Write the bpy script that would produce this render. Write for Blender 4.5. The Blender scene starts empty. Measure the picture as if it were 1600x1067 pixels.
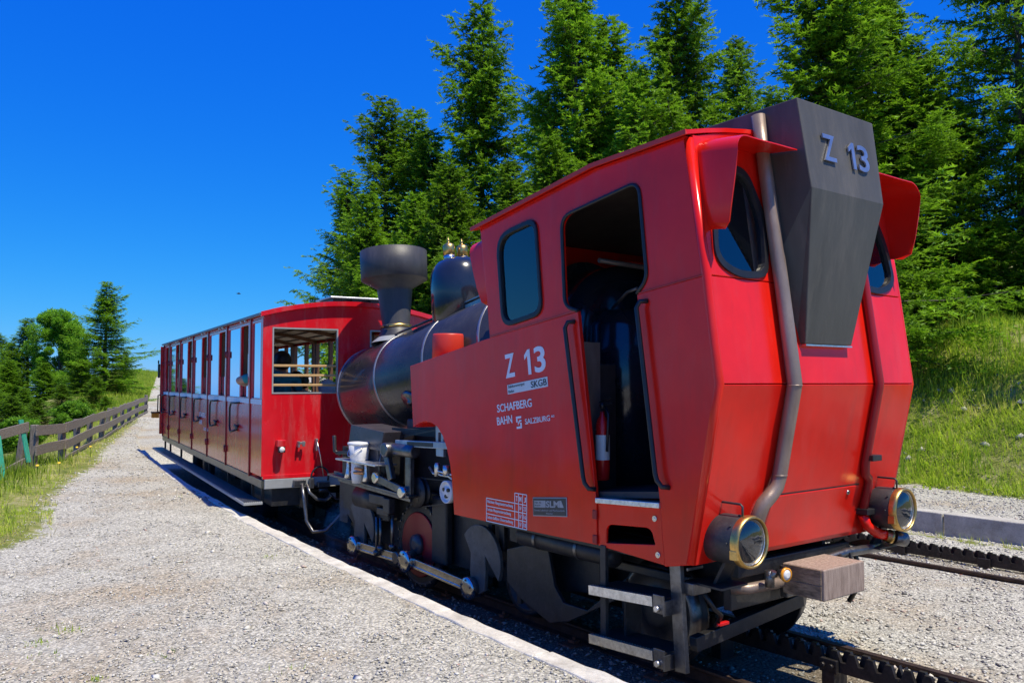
import bpy, bmesh, math, random
import numpy as np
from mathutils import Vector, Matrix
from mathutils.geometry import tessellate_polygon

R = math.radians
rnd = random.Random(7)
nr = np.random.default_rng(11)
scene = bpy.context.scene
COL = scene.collection

# ------------------------------------------------------------------ camera, sky, sun, exposure
cd = bpy.data.cameras.new("camera")
cam = bpy.data.objects.new("camera", cd); COL.objects.link(cam)
cam.location = (0, 0, 1.62)
cam.rotation_euler = (R(90 + 2.754), 0, 0)
cd.sensor_width = 36; cd.lens = 36 * 1320 / 1600
cd.clip_start = 0.05; cd.clip_end = 9000
scene.camera = cam

SUN_AZ, SUN_EL = 131.0, 65.0      # clockwise from +Y
world = bpy.data.worlds.new("World"); scene.world = world
world.use_nodes = True
wn, wl = world.node_tree.nodes, world.node_tree.links
bg = wn["Background"]
sky = wn.new("ShaderNodeTexSky"); sky.sky_type = 'NISHITA'
sky.sun_disc = False
sky.sun_elevation = R(SUN_EL); sky.sun_rotation = R(SUN_AZ)
sky.altitude = 500; sky.air_density = 1.0; sky.dust_density = 0.1; sky.ozone_density = 3.0
sep = wn.new("ShaderNodeSeparateColor"); com = wn.new("ShaderNodeCombineColor")
wl.new(sky.outputs[0], sep.inputs[0])
for ch, gain, ref, power in ((0, 0.26, 3.765, 2.14), (1, 0.88, 2.26, 0.96), (2, 4.6, 4.03, 0.25)):   # the camera's vivid blue
    dv = wn.new("ShaderNodeMath"); dv.operation = 'DIVIDE'; dv.inputs[1].default_value = ref
    pw = wn.new("ShaderNodeMath"); pw.operation = 'POWER'; pw.inputs[1].default_value = power
    ml = wn.new("ShaderNodeMath"); ml.operation = 'MULTIPLY'; ml.inputs[1].default_value = gain
    wl.new(sep.outputs[ch], dv.inputs[0]); wl.new(dv.outputs[0], pw.inputs[0]); wl.new(pw.outputs[0], ml.inputs[0]); wl.new(ml.outputs[0], com.inputs[ch])
wl.new(com.outputs[0], bg.inputs["Color"])
bg.inputs["Strength"].default_value = 0.15

sd = bpy.data.lights.new("sun", 'SUN'); sd.energy = 4.6; sd.angle = R(0.53); sd.color = (1.0, 0.92, 0.73)
sun = bpy.data.objects.new("sun", sd); COL.objects.link(sun)
sv_ = Vector((math.sin(R(SUN_AZ)) * math.cos(R(SUN_EL)), math.cos(R(SUN_AZ)) * math.cos(R(SUN_EL)), math.sin(R(SUN_EL))))
sun.rotation_euler = sv_.to_track_quat('Z', 'Y').to_euler()
sun.location = (20, -20, 40)

vs = scene.view_settings
scene.display_settings.display_device = 'sRGB'
vs.view_transform = 'Standard'; vs.look = 'None'; vs.exposure = 0.3; vs.gamma = 1.0
vs.use_curve_mapping = False
scene.cycles.max_bounces = 8; scene.cycles.transparent_max_bounces = 24
scene.cycles.diffuse_bounces = 4; scene.cycles.glossy_bounces = 4
scene.cycles.sample_clamp_indirect = 8.0
scene.cycles.use_denoising = True

# ------------------------------------------------------------------ helpers
def new_mat(name):
    m = bpy.data.materials.new(name); m.use_nodes = True
    nt = m.node_tree
    return m, nt.nodes, nt.links, nt.nodes["Principled BSDF"]

def noise(nodes, links, scale, detail=4, rough=0.6, coord=None, stretch=None):
    n = nodes.new("ShaderNodeTexNoise"); n.inputs["Scale"].default_value = scale
    n.inputs["Detail"].default_value = detail; n.inputs["Roughness"].default_value = rough
    tc = nodes.new("ShaderNodeTexCoord")
    if stretch:
        mp = nodes.new("ShaderNodeMapping"); mp.inputs["Scale"].default_value = stretch
        links.new(tc.outputs["Object"], mp.inputs["Vector"]); links.new(mp.outputs[0], n.inputs["Vector"])
    else:
        links.new(tc.outputs["Object"], n.inputs["Vector"])
    return n

def ramp(nodes, links, src, stops):
    r = nodes.new("ShaderNodeValToRGB"); e = r.color_ramp.elements
    while len(e) < len(stops): e.new(0.5)
    for k, (p, c) in enumerate(stops):
        e[k].position = p; e[k].color = (c[0], c[1], c[2], 1) if not isinstance(c, (int, float)) else (c, c, c, 1)
    links.new(src, r.inputs["Fac"]); return r

def mixc(nodes, links, fac, a, b, mode='MIX'):
    m = nodes.new("ShaderNodeMix"); m.data_type = 'RGBA'; m.blend_type = mode
    for sock, v in ((m.inputs["Factor"], fac), (m.inputs["A"], a), (m.inputs["B"], b)):
        if hasattr(v, "is_linked"): links.new(v, sock)
        elif isinstance(v, (int, float)): sock.default_value = v
        else: sock.default_value = (*v, 1)
    # colour sockets are index 6/7, colour result index 2
    for idx, v in ((6, a), (7, b)):
        if hasattr(v, "is_linked"): links.new(v, m.inputs[idx])
        elif not isinstance(v, (int, float)): m.inputs[idx].default_value = (*v, 1)
    return m.outputs[2]

def simple(name, col, rough=0.5, metal=0.0, var=0.25, nscale=6.0, bump=0.0, bscale=60.0, coat=0.0, stretch=None, dirt=None, dirt_amt=0.5, spec=0.5):
    m, n, l, b = new_mat(name)
    nz = noise(n, l, nscale, 5, 0.65, stretch=stretch)
    r = ramp(n, l, nz.outputs["Fac"], [(0.3, tuple(c * (1 - var) for c in col)), (0.7, tuple(min(1, c * (1 + var)) for c in col))])
    src = r.outputs["Color"]
    if dirt:
        nd = noise(n, l, nscale * 2.3, 8, 0.75, stretch=stretch)
        rd = ramp(n, l, nd.outputs["Fac"], [(0.5, 0.0), (0.75, dirt_amt)])
        src = mixc(n, l, rd.outputs["Color"], src, dirt)
    l.new(src, b.inputs["Base Color"])
    b.inputs["Metallic"].default_value = metal
    rr = n.new("ShaderNodeMapRange"); rr.inputs["To Min"].default_value = max(0.03, rough - 0.09); rr.inputs["To Max"].default_value = min(1, rough + 0.09)
    nz2 = noise(n, l, nscale * 1.7, 4, 0.6)
    l.new(nz2.outputs["Fac"], rr.inputs["Value"]); l.new(rr.outputs[0], b.inputs["Roughness"])
    b.inputs["Specular IOR Level"].default_value = spec
    if coat:
        b.inputs["Coat Weight"].default_value = coat; b.inputs["Coat Roughness"].default_value = 0.08
    if bump:
        nb = noise(n, l, bscale, 4, 0.6); bp = n.new("ShaderNodeBump")
        bp.inputs["Strength"].default_value = bump; bp.inputs["Distance"].default_value = 0.01
        l.new(nb.outputs["Fac"], bp.inputs["Height"]); l.new(bp.outputs[0], b.inputs["Normal"])
    return m

def glass_mat(name, tint, base=0.04, gain=1.0, rough=0.01, gloss=(1, 1, 1)):
    m, n, l, b = new_mat(name); n.remove(b)
    out = n["Material Output"]
    tr = n.new("ShaderNodeBsdfTransparent"); tr.inputs[0].default_value = (*tint, 1)
    gl = n.new("ShaderNodeBsdfGlossy"); gl.inputs["Roughness"].default_value = rough; gl.inputs["Color"].default_value = (*gloss, 1)
    fr = n.new("ShaderNodeFresnel"); fr.inputs["IOR"].default_value = 1.5
    ma = n.new("ShaderNodeMath"); ma.operation = 'MULTIPLY_ADD'; ma.use_clamp = True
    ma.inputs[1].default_value = gain; ma.inputs[2].default_value = base
    l.new(fr.outputs[0], ma.inputs[0])
    mx = n.new("ShaderNodeMixShader"); l.new(ma.outputs[0], mx.inputs[0]); l.new(tr.outputs[0], mx.inputs[1]); l.new(gl.outputs[0], mx.inputs[2])
    l.new(mx.outputs[0], out.inputs[0])
    return m

def leaf_mat(name, dark, light, trans=0.35, straw=None):
    m, n, l, b = new_mat(name); n.remove(b)
    out = n["Material Output"]
    at = n.new("ShaderNodeAttribute"); at.attribute_name = "tint"
    oi = n.new("ShaderNodeObjectInfo")
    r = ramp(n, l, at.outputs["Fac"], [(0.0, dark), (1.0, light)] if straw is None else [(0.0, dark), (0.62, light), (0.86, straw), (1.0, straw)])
    h = n.new("ShaderNodeHueSaturation")
    mr = n.new("ShaderNodeMapRange"); mr.inputs["To Min"].default_value = 0.8; mr.inputs["To Max"].default_value = 1.15
    l.new(oi.outputs["Random"], mr.inputs["Value"]); l.new(mr.outputs[0], h.inputs["Value"]); l.new(r.outputs[0], h.inputs["Color"])
    d = n.new("ShaderNodeBsdfPrincipled"); d.inputs["Roughness"].default_value = 0.55; d.inputs["Specular IOR Level"].default_value = 0.3
    t = n.new("ShaderNodeBsdfTranslucent"); mx = n.new("ShaderNodeMixShader"); mx.inputs[0].default_value = trans
    l.new(h.outputs[0], d.inputs["Base Color"]); l.new(h.outputs[0], t.inputs[0])
    l.new(d.outputs[0], mx.inputs[1]); l.new(t.outputs[0], mx.inputs[2]); l.new(mx.outputs[0], out.inputs[0])
    return m

def link(o, parent=None):
    COL.objects.link(o)
    if parent is not None: o.parent = parent
    return o

def tag(o, label, cat, group=None):
    o["label"] = label; o["category"] = cat
    if group: o["group"] = group
    return o

def thing(name, label, cat, loc=(0, 0, 0), rotz=0.0, group=None):
    o = bpy.data.objects.new(name, None); o.empty_display_size = 0.3
    o.location = loc; o.rotation_euler = (0, 0, rotz); link(o)
    return tag(o, label, cat, group)

class MB:
    """collects geometry in one local frame, then links it as one mesh object"""
    def __init__(s): s.v = []; s.f = []; s.sm = []
    def add(s, verts, faces, smooth=False):
        b = len(s.v); s.v += [tuple(p) for p in verts]
        for f in faces: s.f.append(tuple(i + b for i in f)); s.sm.append(smooth)
        return s
    def box(s, c, d, rot=None):
        hx, hy, hz = d[0] / 2, d[1] / 2, d[2] / 2
        vs_ = [Vector((x, y, z)) for x in (-hx, hx) for y in (-hy, hy) for z in (-hz, hz)]
        if rot is not None: vs_ = [rot @ p for p in vs_]
        vs_ = [p + Vector(c) for p in vs_]
        return s.add(vs_, [(0, 1, 3, 2), (4, 6, 7, 5), (0, 4, 5, 1), (2, 3, 7, 6), (0, 2, 6, 4), (1, 5, 7, 3)])
    def bb(s, x0, x1, y0, y1, z0, z1):
        return s.box(((x0 + x1) / 2, (y0 + y1) / 2, (z0 + z1) / 2), (abs(x1 - x0), abs(y1 - y0), abs(z1 - z0)))
    def bar(s, a, b, w, h):
        a, b = Vector(a), Vector(b); d = b - a; L_ = d.length
        if L_ < 1e-6: return s
        q = d.to_track_quat('X', 'Z').to_matrix()
        return s.box((a + b) / 2, (L_, w, h), q)
    def lathe(s, o, axis, prof, seg=32, caps=True, smooth=True, up=None):
        """prof: list of (distance along axis, radius)"""
        o = Vector(o); ax = Vector(axis).normalized()
        e1 = ax.orthogonal().normalized(); e2 = ax.cross(e1)
        vs_, fs = [], []
        for (t, r) in prof:
            for k in range(seg):
                a = 2 * math.pi * k / seg
                vs_.append(o + ax * t + (e1 * math.cos(a) + e2 * math.sin(a)) * r)
        for i in range(len(prof) - 1):
            for k in range(seg):
                k2 = (k + 1) % seg
                fs.append((i * seg + k, i * seg + k2, (i + 1) * seg + k2, (i + 1) * seg + k))
        s.add(vs_, fs, smooth)
        if caps:
            b = len(s.v) - len(vs_)
            s.f.append(tuple(b + k for k in reversed(range(seg)))); s.sm.append(False)
            s.f.append(tuple(b + (len(prof) - 1) * seg + k for k in range(seg))); s.sm.append(False)
        return s
    def cyl(s, a, b, r, seg=24, r2=None):
        a, b = Vector(a), Vector(b)
        return s.lathe(a, b - a, [(0, r), ((b - a).length, r if r2 is None else r2)], seg)
    def tube(s, pts, r, seg=10, caps=True):
        pts = [Vector(p) for p in pts]; n = len(pts); rings = []
        nrm = None
        for i in range(n):
            d = (pts[min(i + 1, n - 1)] - pts[max(i - 1, 0)]).normalized()
            if nrm is None: nrm = d.orthogonal().normalized()
            nrm = (nrm - d * nrm.dot(d))
            nrm = nrm.normalized() if nrm.length > 1e-5 else d.orthogonal().normalized()
            bn = d.cross(nrm)
            rr = r[i] if isinstance(r, (list, tuple)) else r
            rings.append([pts[i] + (nrm * math.cos(2 * math.pi * k / seg) + bn * math.sin(2 * math.pi * k / seg)) * rr for k in range(seg)])
        vs_ = [p for ring in rings for p in ring]; fs = []
        for i in range(n - 1):
            for k in range(seg):
                k2 = (k + 1) % seg
                fs.append((i * seg + k, i * seg + k2, (i + 1) * seg + k2, (i + 1) * seg + k))
        b = len(s.v); s.add(vs_, fs, True)
        if caps:
            s.f.append(tuple(b + k for k in reversed(range(seg)))); s.sm.append(False)
            s.f.append(tuple(b + (n - 1) * seg + k for k in range(seg))); s.sm.append(False)
        return s
    def plate(s, outer, holes, o, ex, ey, th):
        """2-D outline with holes in the plane o+ex*a+ey*b, thickened by th along ex x ey (centred on the plane, th both ways /2)"""
        o, ex, ey = Vector(o), Vector(ex), Vector(ey); nn = ex.cross(ey).normalized()
        loops = [list(outer)] + [list(h) for h in holes]
        flat = [p for lp in loops for p in lp]
        tris = tessellate_polygon([[Vector((a, b, 0)) for a, b in lp] for lp in loops])
        N = len(flat)
        P = [o + ex * a + ey * b for a, b in flat]
        vs_ = [p + nn * th / 2 for p in P] + [p - nn * th / 2 for p in P]
        fs = []
        for t in tris:
            a, b, c = (Vector(flat[i]) for i in t)
            ccw = (b - a).cross(c - a) > 0
            t = tuple(t) if ccw else tuple(reversed(t))
            fs.append(t); fs.append(tuple(i + N for i in reversed(t)))
        st = 0
        for lp in loops:
            n_ = len(lp)
            for i in range(n_):
                j = (i + 1) % n_
                fs.append((st + i, st + j, st + j + N, st + i + N))
            st += n_
        return s.add(vs_, fs)
    def build(s, name, mat, parent=None, bevel=0.0, sub=0):
        me = bpy.data.meshes.new(name); me.from_pydata(s.v, [], s.f)
        me.polygons.foreach_set("use_smooth", s.sm)
        bm = bmesh.new(); bm.from_mesh(me); bmesh.ops.recalc_face_normals(bm, faces=bm.faces); bm.to_mesh(me); bm.free()
        me.materials.append(mat)
        o = bpy.data.objects.new(name, me); link(o, parent)
        if bevel:
            md = o.modifiers.new("bevel", 'BEVEL'); md.width = bevel; md.segments = 2; md.limit_method = 'ANGLE'; md.angle_limit = R(40)
        return o

def rounded(pts, r, n=5):
    """rounds the corners of a 2-D polygon"""
    out = []; N = len(pts)
    for i in range(N):
        p0, p, p1 = Vector(pts[i - 1]), Vector(pts[i]), Vector(pts[(i + 1) % N])
        rr = r[i] if isinstance(r, (list, tuple)) else r
        if rr <= 0: out.append(tuple(p)); continue
        d0, d1 = (p0 - p), (p1 - p)
        rr = min(rr, d0.length * 0.48, d1.length * 0.48)
        a, b = p + d0.normalized() * rr, p + d1.normalized() * rr
        for k in range(n + 1):
            t = k / n
            out.append(tuple((1 - t) ** 2 * a + 2 * t * (1 - t) * p + t * t * b))
    return out

def inset(pts, d):
    c = sum((Vector(p) for p in pts), Vector((0, 0))) / len(pts)
    out = []
    for p in pts:
        q = Vector(p) - c; L_ = q.length
        out.append(tuple(c + q * max(0.0, (L_ - d) / L_)))
    return out

def text_part(body, mat, parent, name, o, ex, ey, height, width=None, th=0.002, bold=0.0, align='LEFT', spacing=1.0):
    cu = bpy.data.curves.new("lettering", 'FONT'); cu.body = body; cu.size = 1.0; cu.align_x = align
    cu.offset = bold; cu.resolution_u = 4; cu.space_character = spacing; cu.extrude = 0.0
    tmp = bpy.data.objects.new("lettering", cu); COL.objects.link(tmp)
    dg = bpy.context.evaluated_depsgraph_get(); me0 = tmp.evaluated_get(dg).to_mesh()
    vs_ = [v.co.copy() for v in me0.vertices]; fs = [tuple(p.vertices) for p in me0.polygons]
    tmp.evaluated_get(dg).to_mesh_clear(); bpy.data.objects.remove(tmp); bpy.data.curves.remove(cu)
    if not vs_: return None
    x0, x1 = min(v.x for v in vs_), max(v.x for v in vs_); y0, y1 = min(v.y for v in vs_), max(v.y for v in vs_)
    sy = height / (y1 - y0); sx = sy if width is None else width / (x1 - x0)
    o, ex, ey = Vector(o), Vector(ex).normalized(), Vector(ey).normalized(); nn = ex.cross(ey)
    N = len(vs_); P = [o + ex * ((v.x - x0) * sx) + ey * ((v.y - y0) * sy) for v in vs_]
    verts = [p + nn * th for p in P] + [p - nn * th * 0.2 for p in P]
    faces = list(fs); cnt = {}
    for f in fs:
        for i in range(len(f)):
            a, b = f[i], f[(i + 1) % len(f)]; cnt[(a, b)] = 1
    for (a, b) in cnt:
        if (b, a) not in cnt: faces.append((a, a + N, b + N, b))
    m = MB(); m.add(verts, faces)
    me = bpy.data.meshes.new(name); me.from_pydata(m.v, [], m.f); me.materials.append(mat)
    return link(bpy.data.objects.new(name, me), parent)

ONE = [(.36, 0), (.62, 0), (.62, 1), (.42, 1), (.08, .80), (.08, .62), (.36, .77)]
def one_part(mat, parent, o, ex, ey, h, w, th):
    ex, ey = Vector(ex).normalized(), Vector(ey).normalized(); nn = ex.cross(ey)
    m = MB(); m.plate([(a * w, b * h) for a, b in ONE], [], Vector(o) + nn * th * .45, ex, ey, th); return m.build("numeral", mat, parent)

def np_mesh(name, verts, faces_flat, nper, mat, parent=None, attr=None, smooth=False):
    """fast mesh from numpy arrays; faces all with nper corners"""
    me = bpy.data.meshes.new(name)
    nf = len(faces_flat) // nper
    me.vertices.add(len(verts)); me.vertices.foreach_set("co", np.asarray(verts, np.float32).ravel())
    me.loops.add(len(faces_flat)); me.loops.foreach_set("vertex_index", np.asarray(faces_flat, np.int32))
    me.polygons.add(nf); me.polygons.foreach_set("loop_start", np.arange(0, nf * nper, nper, dtype=np.int32))
    try: me.polygons.foreach_set("loop_total", np.full(nf, nper, np.int32))
    except Exception: pass
    if smooth: me.polygons.foreach_set("use_smooth", np.ones(nf, bool))
    if attr:
        for an, vals in attr.items():
            a = me.attributes.new(an, 'FLOAT', 'POINT'); a.data.foreach_set("value", np.asarray(vals, np.float32))
    me.update(calc_edges=True); me.materials.append(mat)
    if parent is False: return me
    return link(bpy.data.objects.new(name, me), parent)

# ------------------------------------------------------------------ materials
M = {}
def red_paint(name, col, weather=0.0, rough=0.22, coat=0.0):
    m, n, l, b = new_mat(name)
    nz = noise(n, l, 1.6, 5, 0.6)
    r = ramp(n, l, nz.outputs["Fac"], [(0.3, tuple(c * 0.86 for c in col)), (0.72, tuple(min(1, c * 1.12) for c in col))])
    src = r.outputs["Color"]
    if weather:
        st = noise(n, l, 7.0, 9, 0.72, stretch=(1.0, 1.0, 0.22))
        rs = ramp(n, l, st.outputs["Fac"], [(0.5, 0.0), (0.72, weather)])
        src = mixc(n, l, rs.outputs["Color"], src, (0.52, 0.16, 0.15))
        sc = noise(n, l, 26.0, 9, 0.8, stretch=(1.0, 1.0, 0.4))
        rc = ramp(n, l, sc.outputs["Fac"], [(0.66, 0.0), (0.70, weather)])
        src = mixc(n, l, rc.outputs["Color"], src, (0.6, 0.42, 0.38))
    dk = noise(n, l, 5.0, 7, 0.7, stretch=(1.0, 1.0, 0.16))
    rk = ramp(n, l, dk.outputs["Fac"], [(0.52, 0.0), (0.78, 0.38)])
    src = mixc(n, l, rk.outputs["Color"], src, (col[0] * 0.42, col[1] + 0.012, col[2] + 0.010))
    du = noise(n, l, 55.0, 6, 0.75)
    rd = ramp(n, l, du.outputs["Fac"], [(0.73, 0.0), (0.75, 0.4)])
    src = mixc(n, l, rd.outputs["Color"], src, (0.42, 0.24, 0.2))
    l.new(src, b.inputs["Base Color"])
    rr = n.new("ShaderNodeMapRange"); rr.inputs["To Min"].default_value = rough * 0.7; rr.inputs["To Max"].default_value = rough * 1.8
    l.new(noise(n, l, 3.0, 6, 0.7).outputs["Fac"], rr.inputs["Value"]); l.new(rr.outputs[0], b.inputs["Roughness"])
    bp = n.new("ShaderNodeBump"); bp.inputs["Strength"].default_value = 0.5; bp.inputs["Distance"].default_value = 0.016
    l.new(noise(n, l, 2.6, 2, 0.4).outputs["Fac"], bp.inputs["Height"])
    bp2 = n.new("ShaderNodeBump"); bp2.inputs["Strength"].default_value = 0.05; bp2.inputs["Distance"].default_value = 0.002
    l.new(noise(n, l, 180.0, 2, 0.5).outputs["Fac"], bp2.inputs["Height"]); l.new(bp.outputs[0], bp2.inputs["Normal"])
    l.new(bp2.outputs[0], b.inputs["Normal"])
    b.inputs["Specular IOR Level"].default_value = 0.42
    if coat: b.inputs["Coat Weight"].default_value = coat; b.inputs["Coat Roughness"].default_value = 0.10; b.inputs["Coat IOR"].default_value = 1.6
    return m
M['red'] = red_paint("red_paint", (0.76, 0.014, 0.006), weather=0.10, rough=0.16)
M['red_dark'] = red_paint("dark_red_paint", (0.30, 0.010, 0.014), rough=0.3)
M['car_red'] = red_paint("carriage_red_paint", (0.70, 0.008, 0.016), weather=0.45, rough=0.2, coat=0.45)
M['orange_red'] = red_paint("orange_red_paint", (0.62, 0.045, 0.025), rough=0.35)
M['boiler'] = simple("boiler_black_paint", (0.030, 0.031, 0.036), 0.28, 0.0, 0.35, 3.0, 0.10, 14.0, coat=0.25, dirt=(0.10, 0.085, 0.07), dirt_amt=0.35)
M['chimney'] = simple("chimney_black_paint", (0.045, 0.044, 0.048), 0.5, 0.0, 0.35, 4.0, 0.1, 40.0, stretch=(1, 1, 0.3), dirt=(0.12, 0.11, 0.105), dirt_amt=0.4)
M['dome'] = simple("dome_blue_black_paint", (0.016, 0.02, 0.03), 0.2, 0.0, 0.3, 4.0, 0.06, 12.0, coat=0.6)
M['hood'] = simple("hood_charcoal_paint", (0.084, 0.080, 0.070), 0.5, 0.0, 0.28, 2.2, 0.08, 30.0, spec=0.32, stretch=(1, 1, 0.18), dirt=(0.165, 0.145, 0.12), dirt_amt=0.6)
M['black'] = simple("black_underframe_paint", (0.016, 0.016, 0.018), 0.45, 0.0, 0.5, 9.0, 0.15, 50.0, dirt=(0.07, 0.06, 0.05), dirt_amt=0.5)
M['rubber'] = simple("black_rubber", (0.014, 0.014, 0.016), 0.42, 0.0, 0.3, 12.0)
M['inside'] = simple("cab_interior_paint", (0.045, 0.035, 0.032), 0.6, 0.0, 0.4, 5.0)
M['steel'] = simple("polished_steel", (0.62, 0.62, 0.63), 0.24, 1.0, 0.2, 14.0, 0.05, 60.0, dirt=(0.2, 0.18, 0.16), dirt_amt=0.5)
M['bright'] = simple("worn_aluminium", (0.72, 0.72, 0.72), 0.38, 1.0, 0.25, 20.0, 0.15, 90.0, dirt=(0.25, 0.23, 0.22), dirt_amt=0.6)
M['grey_steel'] = simple("oily_grey_steel", (0.16, 0.16, 0.165), 0.33, 0.85, 0.4, 9.0, 0.12, 50.0, dirt=(0.05, 0.045, 0.04), dirt_amt=0.7)
M['brass'] = simple("aged_brass", (0.66, 0.44, 0.15), 0.38, 1.0, 0.25, 12.0, 0.06, 50.0, dirt=(0.24, 0.16, 0.08), dirt_amt=0.6)
M['pipe'] = simple("bare_exhaust_pipe", (0.27, 0.205, 0.165), 0.40, 0.35, 0.3, 5.0, 0.12, 60.0, stretch=(1, 1, 0.3), dirt=(0.20, 0.12, 0.085), dirt_amt=0.6)
M['lamp_black'] = simple("lamp_black_enamel", (0.03, 0.03, 0.034), 0.5, 0.0, 0.3, 9.0, 0.15, 90.0, dirt=(0.1, 0.09, 0.08), dirt_amt=0.4)
M['band'] = simple("boiler_band_steel", (0.32, 0.32, 0.32), 0.35, 0.6, 0.2, 12.0)
M['mirror'] = simple("lamp_reflector_chrome", (0.95, 0.96, 0.97), 0.40, 1.0, 0.05, 10.0)
M['lens'] = glass_mat("lamp_lens_glass", (0.97, 0.98, 0.98), 0.06, 0.9)
M['glass'] = glass_mat("cab_window_glass", (0.70, 0.74, 0.76), 0.05, 1.2)
M['car_glass'] = glass_mat("carriage_window_glass", (0.30, 0.36, 0.40), 0.84, 1.0, 0.03, (0.66, 0.82, 0.98))
M['white'] = simple("white_lettering", (0.72, 0.76, 0.80), 0.45, 0.0, 0.08, 10.0)
M['silver_letter'] = simple("brushed_silver_numerals", (0.45, 0.45, 0.50), 0.4, 0.9, 0.2, 8.0)
M['sticker'] = simple("pale_sticker_film", (0.60, 0.66, 0.66), 0.4, 0.0, 0.1, 12.0)
M['ink'] = simple("black_print", (0.012, 0.012, 0.014), 0.5, 0.0, 0.1, 10.0)
M['plate'] = simple("charcoal_plate_enamel", (0.03, 0.032, 0.038), 0.35, 0.0, 0.15, 8.0)
M['plate_grey'] = simple("grey_plate_print", (0.32, 0.33, 0.33), 0.4, 0.0, 0.1, 8.0)
M['bluegrey'] = simple("blue_grey_steel", (0.33, 0.38, 0.45), 0.35, 0.5, 0.2, 8.0)
M['sandbox'] = simple("dusty_black_sheet_metal", (0.055, 0.048, 0.056), 0.3, 0.0, 0.3, 5.0, 0.1, 30.0, dirt=(0.14, 0.12, 0.12), dirt_amt=0.4)
M['web'] = simple('dusty_grey_crank_sheet', (0.10, 0.095, 0.09), 0.5, 0.2, 0.35, 6.0, 0.15, 40.0, dirt=(0.03, 0.027, 0.025), dirt_amt=0.7)
M['plastic_white'] = simple("white_plastic", (0.72, 0.72, 0.72), 0.35, 0.0, 0.06, 6.0)
M['blue_print'] = simple("blue_print", (0.05, 0.22, 0.6), 0.4, 0.0, 0.1, 8.0)
M['lens_white'] = simple("milky_lamp_lens", (0.75, 0.75, 0.72), 0.2, 0.0, 0.05, 8.0, coat=0.5)
M['amber'] = simple("amber_rim", (0.75, 0.30, 0.02), 0.3, 0.0, 0.15, 8.0)
M['copper'] = simple("copper_pipe", (0.62, 0.28, 0.12), 0.3, 1.0, 0.25, 14.0)
M['fire_red'] = simple("extinguisher_red", (0.55, 0.012, 0.012), 0.25, 0.0, 0.1, 8.0)
M['cloth_navy'] = simple("navy_cloth", (0.02, 0.05, 0.16), 0.85, 0.0, 0.2, 14.0, 0.3, 60.0)
M['cloth_blue'] = simple("bright_blue_cloth", (0.02, 0.07, 0.55), 0.8, 0.0, 0.2, 14.0, 0.3, 60.0)
M['cloth_teal'] = simple("teal_cloth", (0.02, 0.27, 0.28), 0.8, 0.0, 0.2, 14.0, 0.3, 60.0)
M['cloth_dark'] = simple("dark_cloth", (0.02, 0.018, 0.02), 0.85, 0.0, 0.2, 14.0, 0.3, 60.0)
M['skin'] = simple("skin", (0.52, 0.29, 0.20), 0.5, 0.0, 0.08, 10.0)
M['hair'] = simple("dark_hair", (0.02, 0.014, 0.01), 0.5, 0.0, 0.3, 30.0)
M['reflective'] = simple("reflective_tape", (0.8, 0.82, 0.82), 0.4, 0.0, 0.05, 10.0)
M['green_paint'] = simple("worn_green_paint", (0.03, 0.33, 0.22), 0.6, 0.0, 0.3, 9.0, 0.3, 50.0, stretch=(4, 4, 0.7), dirt=(0.22, 0.3, 0.25), dirt_amt=0.5)
M['roof_grey'] = simple("grey_roof_sheet", (0.22, 0.22, 0.23), 0.5, 0.2, 0.2, 6.0)
M['sill'] = simple('tarnished_sill_metal', (0.10, 0.105, 0.09), 0.3, 0.6, 0.3, 5.0, 0.1, 30.0)
M['ceiling'] = simple("cream_ceiling_boards", (0.55, 0.52, 0.45), 0.5, 0.0, 0.15, 4.0)
M['rust_rail'] = simple("rusty_rail_side", (0.055, 0.035, 0.028), 0.6, 0.4, 0.5, 12.0, 0.2, 60.0, dirt=(0.12, 0.06, 0.035), dirt_amt=0.6)
M['rack'] = simple("greased_rack_steel", (0.042, 0.038, 0.037), 0.45, 0.6, 0.4, 14.0, 0.2, 60.0, dirt=(0.10, 0.075, 0.06), dirt_amt=0.7)
M['rust_plate'] = simple("rusted_iron", (0.20, 0.085, 0.05), 0.75, 0.2, 0.4, 14.0, 0.3, 60.0)
M['orange'] = simple("orange_board_paint", (0.85, 0.33, 0.02), 0.5, 0.0, 0.15, 8.0)

def wood(name, a, b_, stretch, rough=0.7, bump=0.4, scale=6.0):
    m, n, l, b = new_mat(name)
    nz = noise(n, l, scale, 8, 0.7, stretch=stretch)
    r = ramp(n, l, nz.outputs["Fac"], [(0.28, a), (0.72, b_)])
    l.new(r.outputs[0], b.inputs["Base Color"]); b.inputs["Roughness"].default_value = rough
    bp = n.new("ShaderNodeBump"); bp.inputs["Strength"].default_value = bump; bp.inputs["Distance"].default_value = 0.006
    l.new(nz.outputs["Fac"], bp.inputs["Height"]); l.new(bp.outputs[0], b.inputs["Normal"])
    return m
M['fence_wood'] = wood("weathered_grey_wood", (0.07, 0.056, 0.046), (0.33, 0.285, 0.24), (1.2, 9, 9), 0.85, 0.7)
M['post_wood'] = wood("weathered_post_wood", (0.07, 0.056, 0.046), (0.31, 0.27, 0.23), (9, 9, 1.2), 0.85, 0.7)
M['buffer_wood'] = wood("worn_buffer_wood", (0.17, 0.115, 0.085), (0.46, 0.35, 0.28), (14, 14, 1.5), 0.75, 0.8, 4.0)
M['buffer_grain'] = wood("dark_end_grain_wood", (0.035, 0.022, 0.014), (0.50, 0.36, 0.22), (2, 3, 7), 0.75, 0.8, 5.0)
M['varnish'] = wood("varnished_wood", (0.42, 0.24, 0.08), (0.66, 0.44, 0.20), (8, 0.8, 8), 0.4, 0.1)
M['brown_wood'] = wood("brown_frame_wood", (0.10, 0.045, 0.02), (0.20, 0.10, 0.05), (8, 8, 1), 0.5, 0.15)
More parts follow.
